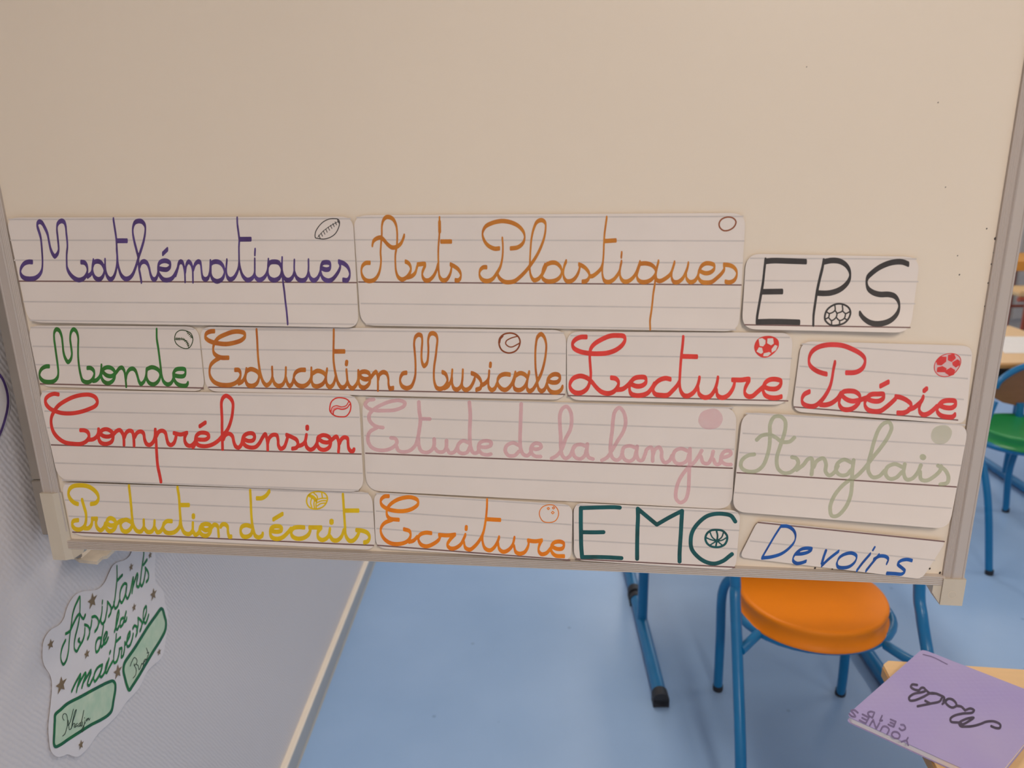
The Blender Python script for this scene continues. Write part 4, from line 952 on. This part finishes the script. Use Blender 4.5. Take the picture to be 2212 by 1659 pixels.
link('tray_ridge', *extrude([(XW+0.020, 1.000), (XW+0.024, 1.0025), (XW+0.028, 1.000)], 'y', tp[1][1]+0.004, 2.8), MAT['dirty'], fb, fo)
link('hinge_pin', *tube([(XW+0.026, tp[0][1]-0.008, 1.004), (XW+0.026, tp[0][1]-0.008, VB+0.01)], 0.0045), MAT['hinge'], fb, fo, True)

# ---------------------------------------------------------------- word cards
def rounded(c, r):
    out = []; n = len(c)
    for i in range(n):
        p = np.array(c[i], float); a = nrm(np.array(c[i-1])-p); b = nrm(np.array(c[(i+1) % n])-p)
        for k in range(7):
            t = k/6; out.append(tuple((1-t)**2*(p+a*r)+2*t*(1-t)*p+t*t*(p+b*r)))
    return out
def field_for(pts, pad=8, g=1.0):
    A = np.array(pts); return Field(A[:, 0].min()-pad, A[:, 1].min()-pad, A[:, 0].max()+pad, A[:, 1].max()+pad, g)
def slab(V, Fc, back):
    """front faces plus a rim and a back, for a sheet with real thickness"""
    n = len(V); V2 = [tuple(v) for v in V]+[tuple(v) for v in back]
    cnt = {}
    for f in Fc:
        for a, b in zip(f, f[1:]+f[:1]): cnt[(a, b)] = cnt.get((a, b), 0)+1
    rim = [[b, a, a+n, b+n] for (a, b) in cnt if (b, a) not in cnt]
    return V2, Fc+[[i+n for i in f][::-1] for f in Fc]+rim
LIFT = dict(mathematiques=(0.0030, 'b'), arts=(0.0034, 'b'), eps=(0.0080, 'b'), monde=(0.0016, 'b'), education=(0.0016, 'b'), lecture=(0.0045, 'b'),
            poesie=(0.0022, 'b'), comprehension=(0.0034, 'b'), etude=(0.0022, 'b'), anglais=(0.0080, 'b'), production=(0.0006, 'b'), ecriture=(0.0004, 'b'), emc=(0.0006, 'b'), devoirs=(0.0026, 'b'))
BASEW = dict(mathematiques=0.0048, monde=0.0016, comprehension=0.0050, production=0.0050, education=0.0028, arts=0.0026, etude=0.0022, ecriture=0.0056, emc=0.0060, devoirs=0.0042, lecture=0.0024, poesie=0.0030, anglais=0.0052, eps=0.0026)
INFO = dict(
 mathematiques=('white lined card lettered "Mathématiques" in violet, small rugby ball drawn at its corner', 'black pen rugby ball drawing'),
 arts=('white lined card lettered "Arts Plastiques" in amber brown', 'plain oval ball drawing'),
 eps=('short white card with big black capitals "EPS" and a football between the letters', None),
 monde=('short white lined card lettered "Monde" in green with a stitched baseball', None),
 education=('long white lined card lettered "Education Musicale" in ochre', None),
 lecture=('white lined card lettered "Lecture" in red with a red and white football', None),
 poesie=('tilted white card lettered "Poésie" in red near the right frame', None),
 comprehension=('white lined card lettered "Compréhension" in red with a wavy striped ball', None),
 etude=('white lined card lettered "Etude de la langue" in faint pale pink', None),
 anglais=('white lined card lettered "Anglais" in faint pale green', None),
 production=('white lined card lettered "Production d\'écrits" in yellow, lowest at the left', None),
 ecriture=('white lined card lettered "Ecriture" in orange with a bowling ball, at the bottom edge', None),
 emc=('short white card with dark teal capitals "EMC" and a basketball inside the C', None),
 devoirs=('slanted white card lettered "Devoirs" in blue at the lower right corner', None))
RULES_ON_TOP = {'etude', 'anglais', 'production', 'ecriture', 'arts', 'education'}
def split_word(w):
    """lettering strokes and ball-drawing strokes apart"""
    return w
for key, cd in CARDS.items():
    w0 = BASEW[key]; lift = LIFT[key][0]
    cq = on_board(np.array(cd['c']), w0)
    uc, vc = cq[:, 0].mean(), cq[:, 2].mean(); vtop, vbot = cq[:, 2].max(), cq[:, 2].min()
    ul, ur = cq[:, 0].min(), cq[:, 0].max()
    def bend(u, v, lift=lift, vtop=vtop, vbot=vbot, ul=ul, ur=ur):
        s_ = np.clip((vtop-0.25*(vtop-vbot)-v)/(0.75*(vtop-vbot)), 0, 1); r_ = np.clip((u-ul)/(ur-ul), 0, 1)
        return lift*s_**2*(0.55+0.45*r_)+0.0006*np.sin(r_*9.0+vtop*40)*s_
    org = (uc, 0, vc)
    loc = O+BU*uc; root = thing('word_card', INFO[key][0], 'card', (loc[0], loc[1], vc), YAW, 'word cards on the whiteboard')
    fl = field_for(cd['c'], 8, 4.0); fl.poly(rounded(cd['c'], cd['r']*2.0))
    V, Fc = fl.mesh(); V = np.array(V)
    front = on_board(V, w0, bend); back = front.copy(); back[:, 1] += 0.0005
    sv, sf = slab(front, Fc, back)
    link('sheet', sv, sf, MAT['card'], root, org)
    wl = w0+0.00007; wi = w0+0.00015
    for kind, nm, hw in ((0, 'ruling', 1.6), (1, 'baseline', 1.5)):
        VV, FF = [], []
        for a, b, kd in cd['rules']:
            if kd != kind: continue
            a = np.array(a, float); b = np.array(b, float); n = 30; k0 = len(VV)
            for i in range(n+1):
                p = a+(b-a)*i/n; VV += [(p[0], p[1]+hw), (p[0], p[1]-hw)]
            FF += [[k0+2*i, k0+2*i+2, k0+2*i+3, k0+2*i+1] for i in range(n)]
        if VV: link(nm, on_board(np.array(VV), wl, bend), FF, MAT['rule' if kind == 0 else 'base'], root, org)
    fw = word_field(WORDS[key], 0.8, 'letters'); V, Fc = fw.mesh()
    link('lettering', on_board(np.array(V)-(0.6, 0), wi, bend), Fc, INK[key], root, org)
    fb_ = word_field(WORDS[key], 0.7, 'ball')
    if fb_ is not None:
        V, Fc = fb_.mesh()
        bm_ = {'mathematiques': INK['eps'], 'arts': ink('brown_pen', rgb(150, 84, 52)), 'education': ink('brown_red_pen', rgb(146, 72, 34)), 'monde': ink('dark_green_pen', rgb(52, 72, 36))}.get(key, INK[key])
        link('ball_drawing', on_board(np.array(V)-(0.6, 0), wi, bend), Fc, bm_, root, org)
    # tinted balls
    fill = None
    if key == 'poesie':
        cr_, st = BALLPOLY['rim']; p = to_photo(cr_, st[3]); fill = [(spline(p, True), INK['pinkfill'], 0.00006)]
        f2 = field_for(p, 6, 0.7); f2.line(spline(p, True), 0.9, 0.9)
        for c_ in BALLPOLY['cells'][1]:
            mx_ = np.mean(c_, 0); f2.poly(to_photo(BALLPOLY['cells'][0], [tuple(mx_+(np.array(q_)-mx_)*1.1) for q_ in c_]))
        V, Fc = f2.mesh(); link('ball_drawing', on_board(np.array(V), wi, bend), Fc, INK[key], root, org)
    if key == 'etude': fill = [(spline(to_photo(J2, [(1690,290),(1720,215),(1790,178),(1890,172),(1945,222),(1962,290),(1920,368),(1840,398),(1750,388),(1700,340)]), True), INK['pinkfill'], 0.00012)]
    if key == 'anglais': fill = [(spline(to_photo(K1, [(1806,290),(1830,228),(1890,200),(1950,203),(1992,250),(1978,312),(1930,360),(1860,365),(1818,335)]), True), ink('pale_olive_tint', rgb(190, 196, 160), rgb(206, 206, 180), alpha=0.35), 0.00012)]
    if key == 'comprehension': fill = [(to_photo(I2, [(1725,350),(1745,295),(1800,285),(1860,300),(1920,285),(1950,240),(1945,265),(1915,305),(1860,322),(1800,310),(1762,335),(1748,375)]), ink('light_red_tint', rgb(238, 150, 146)), 0.00006)]
    if fill:
        for pts, m_, dz in fill:
            f3 = field_for(pts, 5, 1.0); f3.poly(pts); V, Fc = f3.mesh()
            link('ball_tint', on_board(np.array(V), w0+dz, bend), Fc, m_, root, org)
    # magnetic strip behind the card
    link('magnet_strip', *box(-0.012, 0.012, -w0+0.0006, -0.0001, (vtop-vc)-0.035, (vtop-vc)-0.015), MAT['black'], root)

# ---------------------------------------------------------------- paper label on the wall
def wall_paper(name, label, outline, cat='label'):
    pts = spline(outline, True, 4)
    f = field_for(pts, 8, 2.0); f.poly(pts); V, Fc = f.mesh(); V = np.array(V)
    org = on_wall(V.mean(0)[None, :], 0.0)[0]
    r = thing(name, label, cat, tuple(org))
    fr = on_wall(V, 0.0016); bk = on_wall(V, 0.0006); sv, sf = slab(fr, Fc, bk)
    link('sheet', sv, sf, MAT['sheet'], r, org)
    return r, org
al, ao = wall_paper('cloud_label', 'white cloud-shaped paper label with green writing and gold stars on the left wall', to_photo(PAPER[0], PAPER[1]))
f = word_field(WORDS['wall'], 0.7); V, Fc = f.mesh(); link('lettering', on_wall(np.array(V), 0.0021), Fc, INK['wall'], al, ao)
for cr_, p in NAMEBOX:
    pp = to_photo(cr_, p); f = field_for(pp, 6, 1.5); f.poly(spline(pp, True)); V, Fc = f.mesh()
    link('name_box', on_wall(np.array(V), 0.0018), Fc, MAT['leafgreen'], al, ao)
f = word_field(WORDS['ring'], 0.8); V, Fc = f.mesh(); link('box_outline', on_wall(np.array(V), 0.0020), Fc, INK['ring'], al, ao)
for k_, (a_, b_) in enumerate(((0, 9), (9, 99))):
    wd = dict(nib=WORDS['names']['nib'], groups=[(P2, WORDS['names']['groups'][0][1][a_:b_])])
    f = word_field(wd, 0.5); V, Fc = f.mesh(); link('pencil_name', on_wall(np.array(V), 0.0022), Fc, INK['names'], al, ao)
for sx, sy, rx, ry in STARS:
    P = []
    for k in range(10):
        rr = 1.0 if k % 2 == 0 else 0.42; a = math.pi/2+k*math.pi/5
        cx_, cy_ = rr*math.cos(a), rr*math.sin(a)
        P.append((sx+cx_*rx*1.05, sy-cy_*ry-cx_*rx*0.75))
    W = on_wall(np.array(to_photo(P1, P+[(sx, sy)])), 0.0023)
    link('star', W, [[i, 10, (i+1) % 10] for i in range(10)], MAT['gold'], al, ao)
# second cloud label, nearer, cut by the left edge of the picture
el = [(-70+82*math.cos(a)+5*math.cos(5*a), 872+118*math.sin(a)+10*math.sin(4*a)-95*math.cos(a)*0.0) for a in np.linspace(0, 2*math.pi, 17)[:-1]]
cl, co = wall_paper('cloud_label', 'white paper label with violet outline at the left edge of the photo, on the wall', [(x*1.0+(x+70)*0.06, y-(x+70)*0.55+40) for x, y in el])
f = None
ring = spline([(x*0.985-1+(x+70)*0.02, y-(x+70)*0.52+38) for x, y in el], True, 3)
f = field_for(ring, 8, 1.2); f.line(ring, 2.6, 3.0); V, Fc = f.mesh(); link('violet_outline', on_wall(np.array(V), 0.0020), Fc, INK['mathematiques'], cl, co)

# ---------------------------------------------------------------- furniture
def chair(root, seat_c, r_seat, seat_mat, back_mat, near, far, ring_dz=-0.057):
    """round-seated tube chair; near / far: dicts of tube point lists in world space"""
    org = np.array(root.location)
    cx_, cy_, cz = seat_c
    prof = [(0.001, -0.030), (r_seat*0.90, -0.040), (r_seat+0.002, -0.052), (r_seat+0.005, -0.051), (r_seat+0.005, -0.047), (r_seat, -0.042), (r_seat-0.004, -0.034), (r_seat-0.004, -0.022), (r_seat-0.0005, -0.012), (r_seat, -0.006), (r_seat-0.002, -0.002), (r_seat-0.006, 0.0), (r_seat-0.014, 0.0), (r_seat-0.03, -0.001), (r_seat*0.5, -0.003), (0.001, -0.005)]
    link('seat', *lathe(prof, seat_c, 72), seat_mat, root, org, True)
    link('seat_ring', *tube([(cx_+0.006+(r_seat+0.010)*math.cos(a), cy_+(r_seat-0.020)*math.sin(a), cz+ring_dz) for a in np.linspace(0, 2*math.pi, 37)[:-1]], 0.0125, closed=True, smoothpts=False), MAT['blue'], root, org, True)
    for pts in far+near:
        lg = link('leg', *tube(pts, 0.0130), MAT['blue'], root, org, True)
        e = np.array(pts[0], float); e[2] = 0
        link('foot_cap', *lathe([(0.0140, 0.0), (0.0148, 0.004), (0.0146, 0.018)], e, 16), MAT['black'], lg, org, True)
ch = thing('school_chair', 'orange round-seated school chair with blue tube frame, below the board', 'chair', (0.70, 1.66, 0))
sc = (0.700, 1.700, 0.45)
nl = [(0.470, 1.390, 0.0), tuple(atY(1600, 1640, 1.43)), tuple(atY(1594, 1450, 1.53)), tuple(atY(1588, 1290, 1.61)), tuple(atY(1588, 1245, 1.63)), (0.455, 1.66, 0.80)]
nr = [(0.900, 1.30, 0.0), tuple(atY(2020, 1500, 1.42)), tuple(atY(2004, 1412, 1.49)), tuple(atY(1991, 1330, 1.53)), tuple(atY(1986, 1262, 1.56)), (0.885, 1.60, 0.80)]
flp = [(0.540, 1.904, 0.0), tuple(atY(1556, 1380, 1.89)), tuple(atY(1562, 1275, 1.88)), (0.555, 1.84, 0.405), (0.62, 1.78, 0.392)]
frp = [(0.887, 1.883, 0.0), tuple(atY(1822, 1450, 1.87)), (0.870, 1.86, 0.36), (0.84, 1.81, 0.388)]
chair(ch, sc, 0.176, MAT['orange'], MAT['brown_ply'], [nl, nr], [flp, frp])
org = np.array(ch.location)
link('brace', *tube([tuple(atY(1600, 1405, 1.55)), (0.545, 1.61, 0.392)], 0.0115), MAT['blue'], ch, org, True)
link('brace', *tube([(0.83, 1.565, 0.390), tuple(atY(1965, 1425, 1.50)), tuple(atY(2006, 1437, 1.475))], 0.0115), MAT['blue'], ch, org, True)
link('backrest', *box(0.445, 0.895, 1.635, 1.648, 0.66, 0.80, 0.005), MAT['brown_ply'], ch, org, True)

def skid_desk(root, xl, xr, yn, yf, ztop, up_y, skl, skr, legcol=None, edge=None):
    org = np.array(root.location); lc = legcol or MAT['blue']
    link('desk_top', *box(xl, xr, yn, yf, ztop-0.022, ztop, 0.004), MAT['wood'], root, org)
    link('top_edge', *join(box(xl-0.002, xr+0.002, yn-0.003, yn+0.001, ztop-0.0215, ztop-0.008), box(xl-0.003, xl+0.001, yn, yf, ztop-0.0215, ztop-0.006)), edge or MAT['wood_edge'], root, org)
    link('book_shelf', *box(xl+0.08, xr-0.08, yn+0.05, yf-0.05, ztop-0.13, ztop-0.118), MAT['black'], root, org)
    for x in (skl, skr):
        sk = link('skid', *tube([(x, yn+0.0, 0.024), (x, yf, 0.024)], 0.0205), lc, root, org, True)
        for y0_, y1_ in ((yn-0.012, yn+0.022), (yf-0.022, yf+0.003)):
            link('end_cap', *join(tube([(x, y0_, 0.024), (x, y1_, 0.024)], 0.0228), box(x-0.0225, x+0.0225, y0_, y1_, 0.001, 0.024)), MAT['black'], sk, org, True)
        link('upright', *tube([(x, up_y, 0.03), (x, up_y, ztop-0.03)], 0.0165), lc, root, org, True)
        link('top_bearer', *box(x-0.012, x+0.012, yn+0.05, yf-0.05, ztop-0.045, ztop-0.023), lc, root, org)
d1 = thing('pupil_desk', 'blue-legged school desk over the orange chair, only its black-capped skids showing', 'desk', (0.70, 2.1, 0))
skid_desk(d1, 0.345, 1.055, 1.840, 2.362, 0.70, 2.211, 0.3625, 1.03)
d2 = thing('pupil_desk', 'blue-legged desk behind, its skid meeting the nearer desk end to end', 'desk', (0.70, 2.65, 0))
skid_desk(d2, 0.345, 1.055, 2.390, 2.920, 0.70, 2.546, 0.3625, 1.03)
d3 = thing('pupil_desk', 'beech-topped school desk with a white sheet on it, behind the green chair', 'desk', (2.08, 3.45, 0))
skid_desk(d3, 1.75, 2.405, 3.085, 3.80, 0.66, 3.40, 1.80, 2.25)
# desk carrying the notebook
d4 = thing('pupil_desk', 'beech school desk under the violet notebook, cut by the lower right corner', 'desk', (0.608, 1.156, 0), math.radians(-6.5))
bm = bmesh.new(); bm.free()
top4 = extrude([(0.0, -0.012), (0.012, 0.0), (0.68, 0.0), (0.70, -0.02), (0.70, -0.48), (0.68, -0.50), (0.012, -0.50), (0.0, -0.488)], 'z', 0.628, 0.650)
link('desk_top', *top4, MAT['wood'], d4)
link('top_edge', *join(box(-0.002, 0.0005, -0.486, -0.014, 0.6285, 0.646), box(0.014, 0.68, -0.0005, 0.002, 0.6285, 0.646)), MAT['wood_edge'], d4)
link('book_shelf', *box(0.08, 0.62, -0.45, -0.05, 0.52, 0.53), MAT['black'], d4)
for x in (0.07, 0.63):
    sk = link('skid', *tube([(x, -0.50, 0.024), (x, -0.04, 0.024)], 0.0205), MAT['blue'], d4, (0, 0, 0), True)
    link('end_cap', *tube([(x, -0.05, 0.024), (x, -0.028, 0.024)], 0.0228), MAT['black'], sk, (0, 0, 0), True)
    link('upright', *tube([(x, -0.36, 0.03), (x, -0.36, 0.62)], 0.0165), MAT['blue'], d4, (0, 0, 0), True)

# notebook
ZD = 0.650; TH = 0.0110
corn = [G(*p, ZD+TH) for p in ((1828, 1546), (1992, 1402), (2285, 1516), (2145, 1690))]
nbc = sum(corn)/4
nb = thing('notebook', 'violet plastic-covered exercise book lying on the corner desk', 'notebook', (nbc[0], nbc[1], ZD))
C2 = rounded([(c[0], c[1]) for c in corn], 0.010)
def prism(poly, z0, z1):
    n = len(poly); V = [(x, y, z0) for x, y in poly]+[(x, y, z1) for x, y in poly]
    a = sum(poly[i][0]*poly[(i+1) % n][1]-poly[(i+1) % n][0]*poly[i][1] for i in range(n))
    Fc = [list(range(n))[::-1], list(range(n, 2*n))]+[[i, (i+1) % n, n+(i+1) % n, n+i] for i in range(n)]
    if a < 0: Fc = [f[::-1] for f in Fc]
    return V, Fc
def shrink(poly, s, c): return [(c[0]+(x-c[0])*s, c[1]+(y-c[1])*s) for x, y in poly]
no = (nbc[0], nbc[1], ZD)
link('back_cover', *prism(C2, ZD+0.0002, ZD+0.0010), MAT['cover'], nb, no)
link('page_block', *prism(shrink(C2, 0.985, nbc), ZD+0.0010, ZD+TH-0.0009), MAT['pages'], nb, no)
link('front_cover', *prism(C2, ZD+TH-0.0008, ZD+TH), MAT['cover'], nb, no)
def on_level(P, z):
    R = rays(np.asarray(P, float)); t = (z-H)/R[:, 2]; return CAM+R*t[:, None]
GLY = dict(Y=[[(0, 1), (.45, .5), (.9, 1)], [(.45, .5), (.45, 0)]], O=[[(.45, 1), (.9, .75), (.9, .25), (.45, 0), (0, .25), (0, .75), (.45, 1)]],
 U=[[(0, 1), (.05, .2), (.45, 0), (.85, .2), (.9, 1)]], N=[[(0, 0), (.02, 1)], [(.02, 1), (.85, 0)], [(.85, 0), (.9, 1)]],
 E=[[(.85, 1), (0, 1)], [(0, 1), (0, 0)], [(0, 0), (.85, 0)], [(0, .5), (.7, .5)]], S=[[(.85, .85), (.45, 1), (.05, .8), (.4, .52), (.85, .3), (.5, 0), (0, .12)]],
 C=[[(.85, .85), (.4, 1), (0, .5), (.4, 0), (.85, .15)]], D=[[(0, 0), (0, 1)], [(0, 1), (.6, .9), (.9, .5), (.6, .1), (0, 0)]])
GLY['1'] = [[(.2, .75), (.5, 1)], [(.5, 1), (.5, 0)]]
def pen_text(s, p0, adv, wid, hgt, ang):
    c_, s_ = math.cos(ang), math.sin(ang); out = []
    for i, ch_ in enumerate(s):
        for st in GLY.get(ch_, []):
            out.append([(p0[0]+(i*adv+x*wid)*c_+y*hgt*s_, p0[1]+(i*adv+x*wid)*s_-y*hgt*c_) for x, y in st])
    return out
A_ = math.radians(180+27.3)
_n = WORDS['initials']['nib']
for nm, wk, wd in (('title', 'maths', WORDS['maths']), ('owner_writing', 'initials', dict(nib=_n, groups=[(Q1, pen_text('YOUNES', (965, 1112), 132, 92, 74, A_))])),
                   ('class_writing', 'initials', dict(nib=_n, groups=[(Q1, pen_text('CE1D', (912, 965), 128, 74, 62, math.radians(180+23)))])), ('printed_line', 'initials', dict(nib=_n, groups=[WORDS['initials']['groups'][1]]))):
    f = word_field(wd, 0.8); V, Fc = f.mesh()
    link(nm, on_level(np.array(V), ZD+TH+0.0003), Fc, INK[wk], nb, no)

# green chair and what stands beyond, right of the board
gc = thing('school_chair', 'green plastic-seated school chair with blue legs at the right edge', 'chair', (1.97, 2.86, 0))
gs = G(2222, 922, 0.45)
nl = [(1.688, 2.544, 0.0), tuple(atY(2135, 1100, 2.58)), tuple(atY(2126, 1020, 2.62)), tuple(atY(2112, 960, 2.66)), (1.70, 2.70, 0.62)]
nr = [(2.15, 2.52, 0.0), (2.14, 2.57, 0.2), (2.13, 2.62, 0.36), (2.12, 2.66, 0.45), (2.11, 2.70, 0.62)]
flp = [(2.054, 3.061, 0.0), tuple(atY(2182, 1010, 3.04)), (gs[0]+0.08, gs[1]+0.13, 0.39)]
frp = [(1.84, 3.075, 0.0), (1.85, 3.06, 0.3), (gs[0]-0.08, gs[1]+0.13, 0.39)]
chair(gc, (gs[0], gs[1], 0.45), 0.176, MAT['green'], MAT['brown_ply'], [nl, nr], [flp, frp])
go = np.array(gc.location)
YB = 3.035
arc = [tuple(atY(x, y, YB)) for x, y in ((2150, 838), (2160, 822), (2185, 804), (2212, 792), (2245, 784), (2290, 784), (2330, 800), (2345, 830))]
link('back_tube', *tube(arc, 0.0125), MAT['blue'], gc, go, True)
pl = [tuple(atY(x, y, YB+0.006)) for x, y in ((2143, 838), (2144, 858), (2165, 869), (2212, 880), (2290, 890), (2345, 878), (2350, 840), (2330, 806), (2290, 788), (2245, 788), (2212, 796), (2180, 812))]
n = len(pl); pv = [(p[0], p[1]-0.004, p[2]) for p in pl]+[(p[0], p[1]+0.006, p[2]) for p in pl]
link('backrest', pv, [list(range(n)), list(range(n, 2*n))[::-1]]+[[i, i+n, (i+1) % n+n, (i+1) % n] for i in range(n)], MAT['brown_ply'], gc, go)
link('back_post', *tube([tuple(atY(2204, 870, YB)), tuple(atY(2198, 925, YB-0.01)), (gs[0]+0.03, gs[1]+0.15, 0.39)], 0.015), MAT['blue'], gc, go, True)
a = [G(2162, 727, 0.6605), G(2240, 728, 0.6605), G(2260, 763, 0.6605), G(2170, 763, 0.6605), G(2162, 755, 0.6605)]
sh = tag(link('paper_sheet', *prism([(p[0], p[1]) for p in a], 0.6603, 0.6615), MAT['white_paper'], None, (a[0][0], a[0][1], 0.6603)), 'white sheet of paper lying on the far beech desk', 'paper')
# red-framed desk and chair at the back
d5 = thing('red_framed_desk', 'desk with a honey-coloured edge and red frame far behind at the right', 'desk', (3.9, 5.9, 0))
do = np.array(d5.location); e0 = atY(2190, 565, 5.69); e1 = atY(2190, 586, 5.69)
link('desk_top', *box(3.50, 4.35, 5.69, 6.20, e1[2], e0[2], 0.006), MAT['honey'], d5, do)
for x, y in ((3.73, 5.74), (4.30, 5.74), (3.86, 6.15), (4.30, 6.15)):
    link('leg', *tube([(x, y, 0), (x, y, e1[2])], 0.016), MAT['red'], d5, do, True)
link('crossbar', *tube([(3.86, 6.15, 0.3), (4.30, 6.15, 0.3)], 0.012), MAT['red'], d5, do, True)
c5 = thing('red_framed_chair', 'red-framed wooden chair pushed to the far honey-edged desk', 'chair', (3.85, 5.45, 0))
co_ = np.array(c5.location)
s0 = atY(2195, 629, 5.35); s1 = atY(2195, 642, 5.35)
link('seat', *box(3.42, 3.98, 5.35, 5.62, s1[2], s0[2]-0.005, 0.008), MAT['wood'], c5, co_)
link('seat_frame', *tube([(3.42, 5.362, s1[2]-0.018), (3.98, 5.362, s1[2]-0.018)], 0.018), MAT['red'], c5, co_, True)
for x, y in ((3.70, 5.38), (3.94, 5.38), (3.72, 5.60), (3.94, 5.60)):
    link('leg', *tube([(x, y, 0), (x, y, s1[2]-0.02)], 0.013), MAT['red'], c5, co_, True)
link('backrest', *box(3.70, 3.96, 5.60, 5.615, 0.60, 0.66, 0.004), MAT['wood'], c5, co_)
for x in (3.73, 3.93): link('back_post', *tube([(x, 5.60, 0.35), (x, 5.61, 0.64)], 0.012), MAT['red'], c5, co_, True)
cu = thing('cupboard', 'white cupboard against the far wall behind the red-framed desk', 'cupboard', (4.47, 6.79, 0))
link('cupboard_body', *box(-0.9, 0.9, -0.18, 0.2, 0.08, 1.9, 0.003), MAT['cupboard'], cu)
link('plinth', *box(-0.88, 0.88, -0.165, 0.2, 0.0, 0.08), MAT['cupboard'], cu)
for i in range(3):
    dr = link('door', *box(-0.89+i*0.6, -0.89+i*0.6+0.575, -0.20, -0.181, 0.10, 1.88, 0.003), MAT['cupboard'], cu)
    link('handle', *box(-0.35+i*0.6-0.02, -0.35+i*0.6, -0.215, -0.2, 0.95, 1.08, 0.003), MAT['alu'], dr)
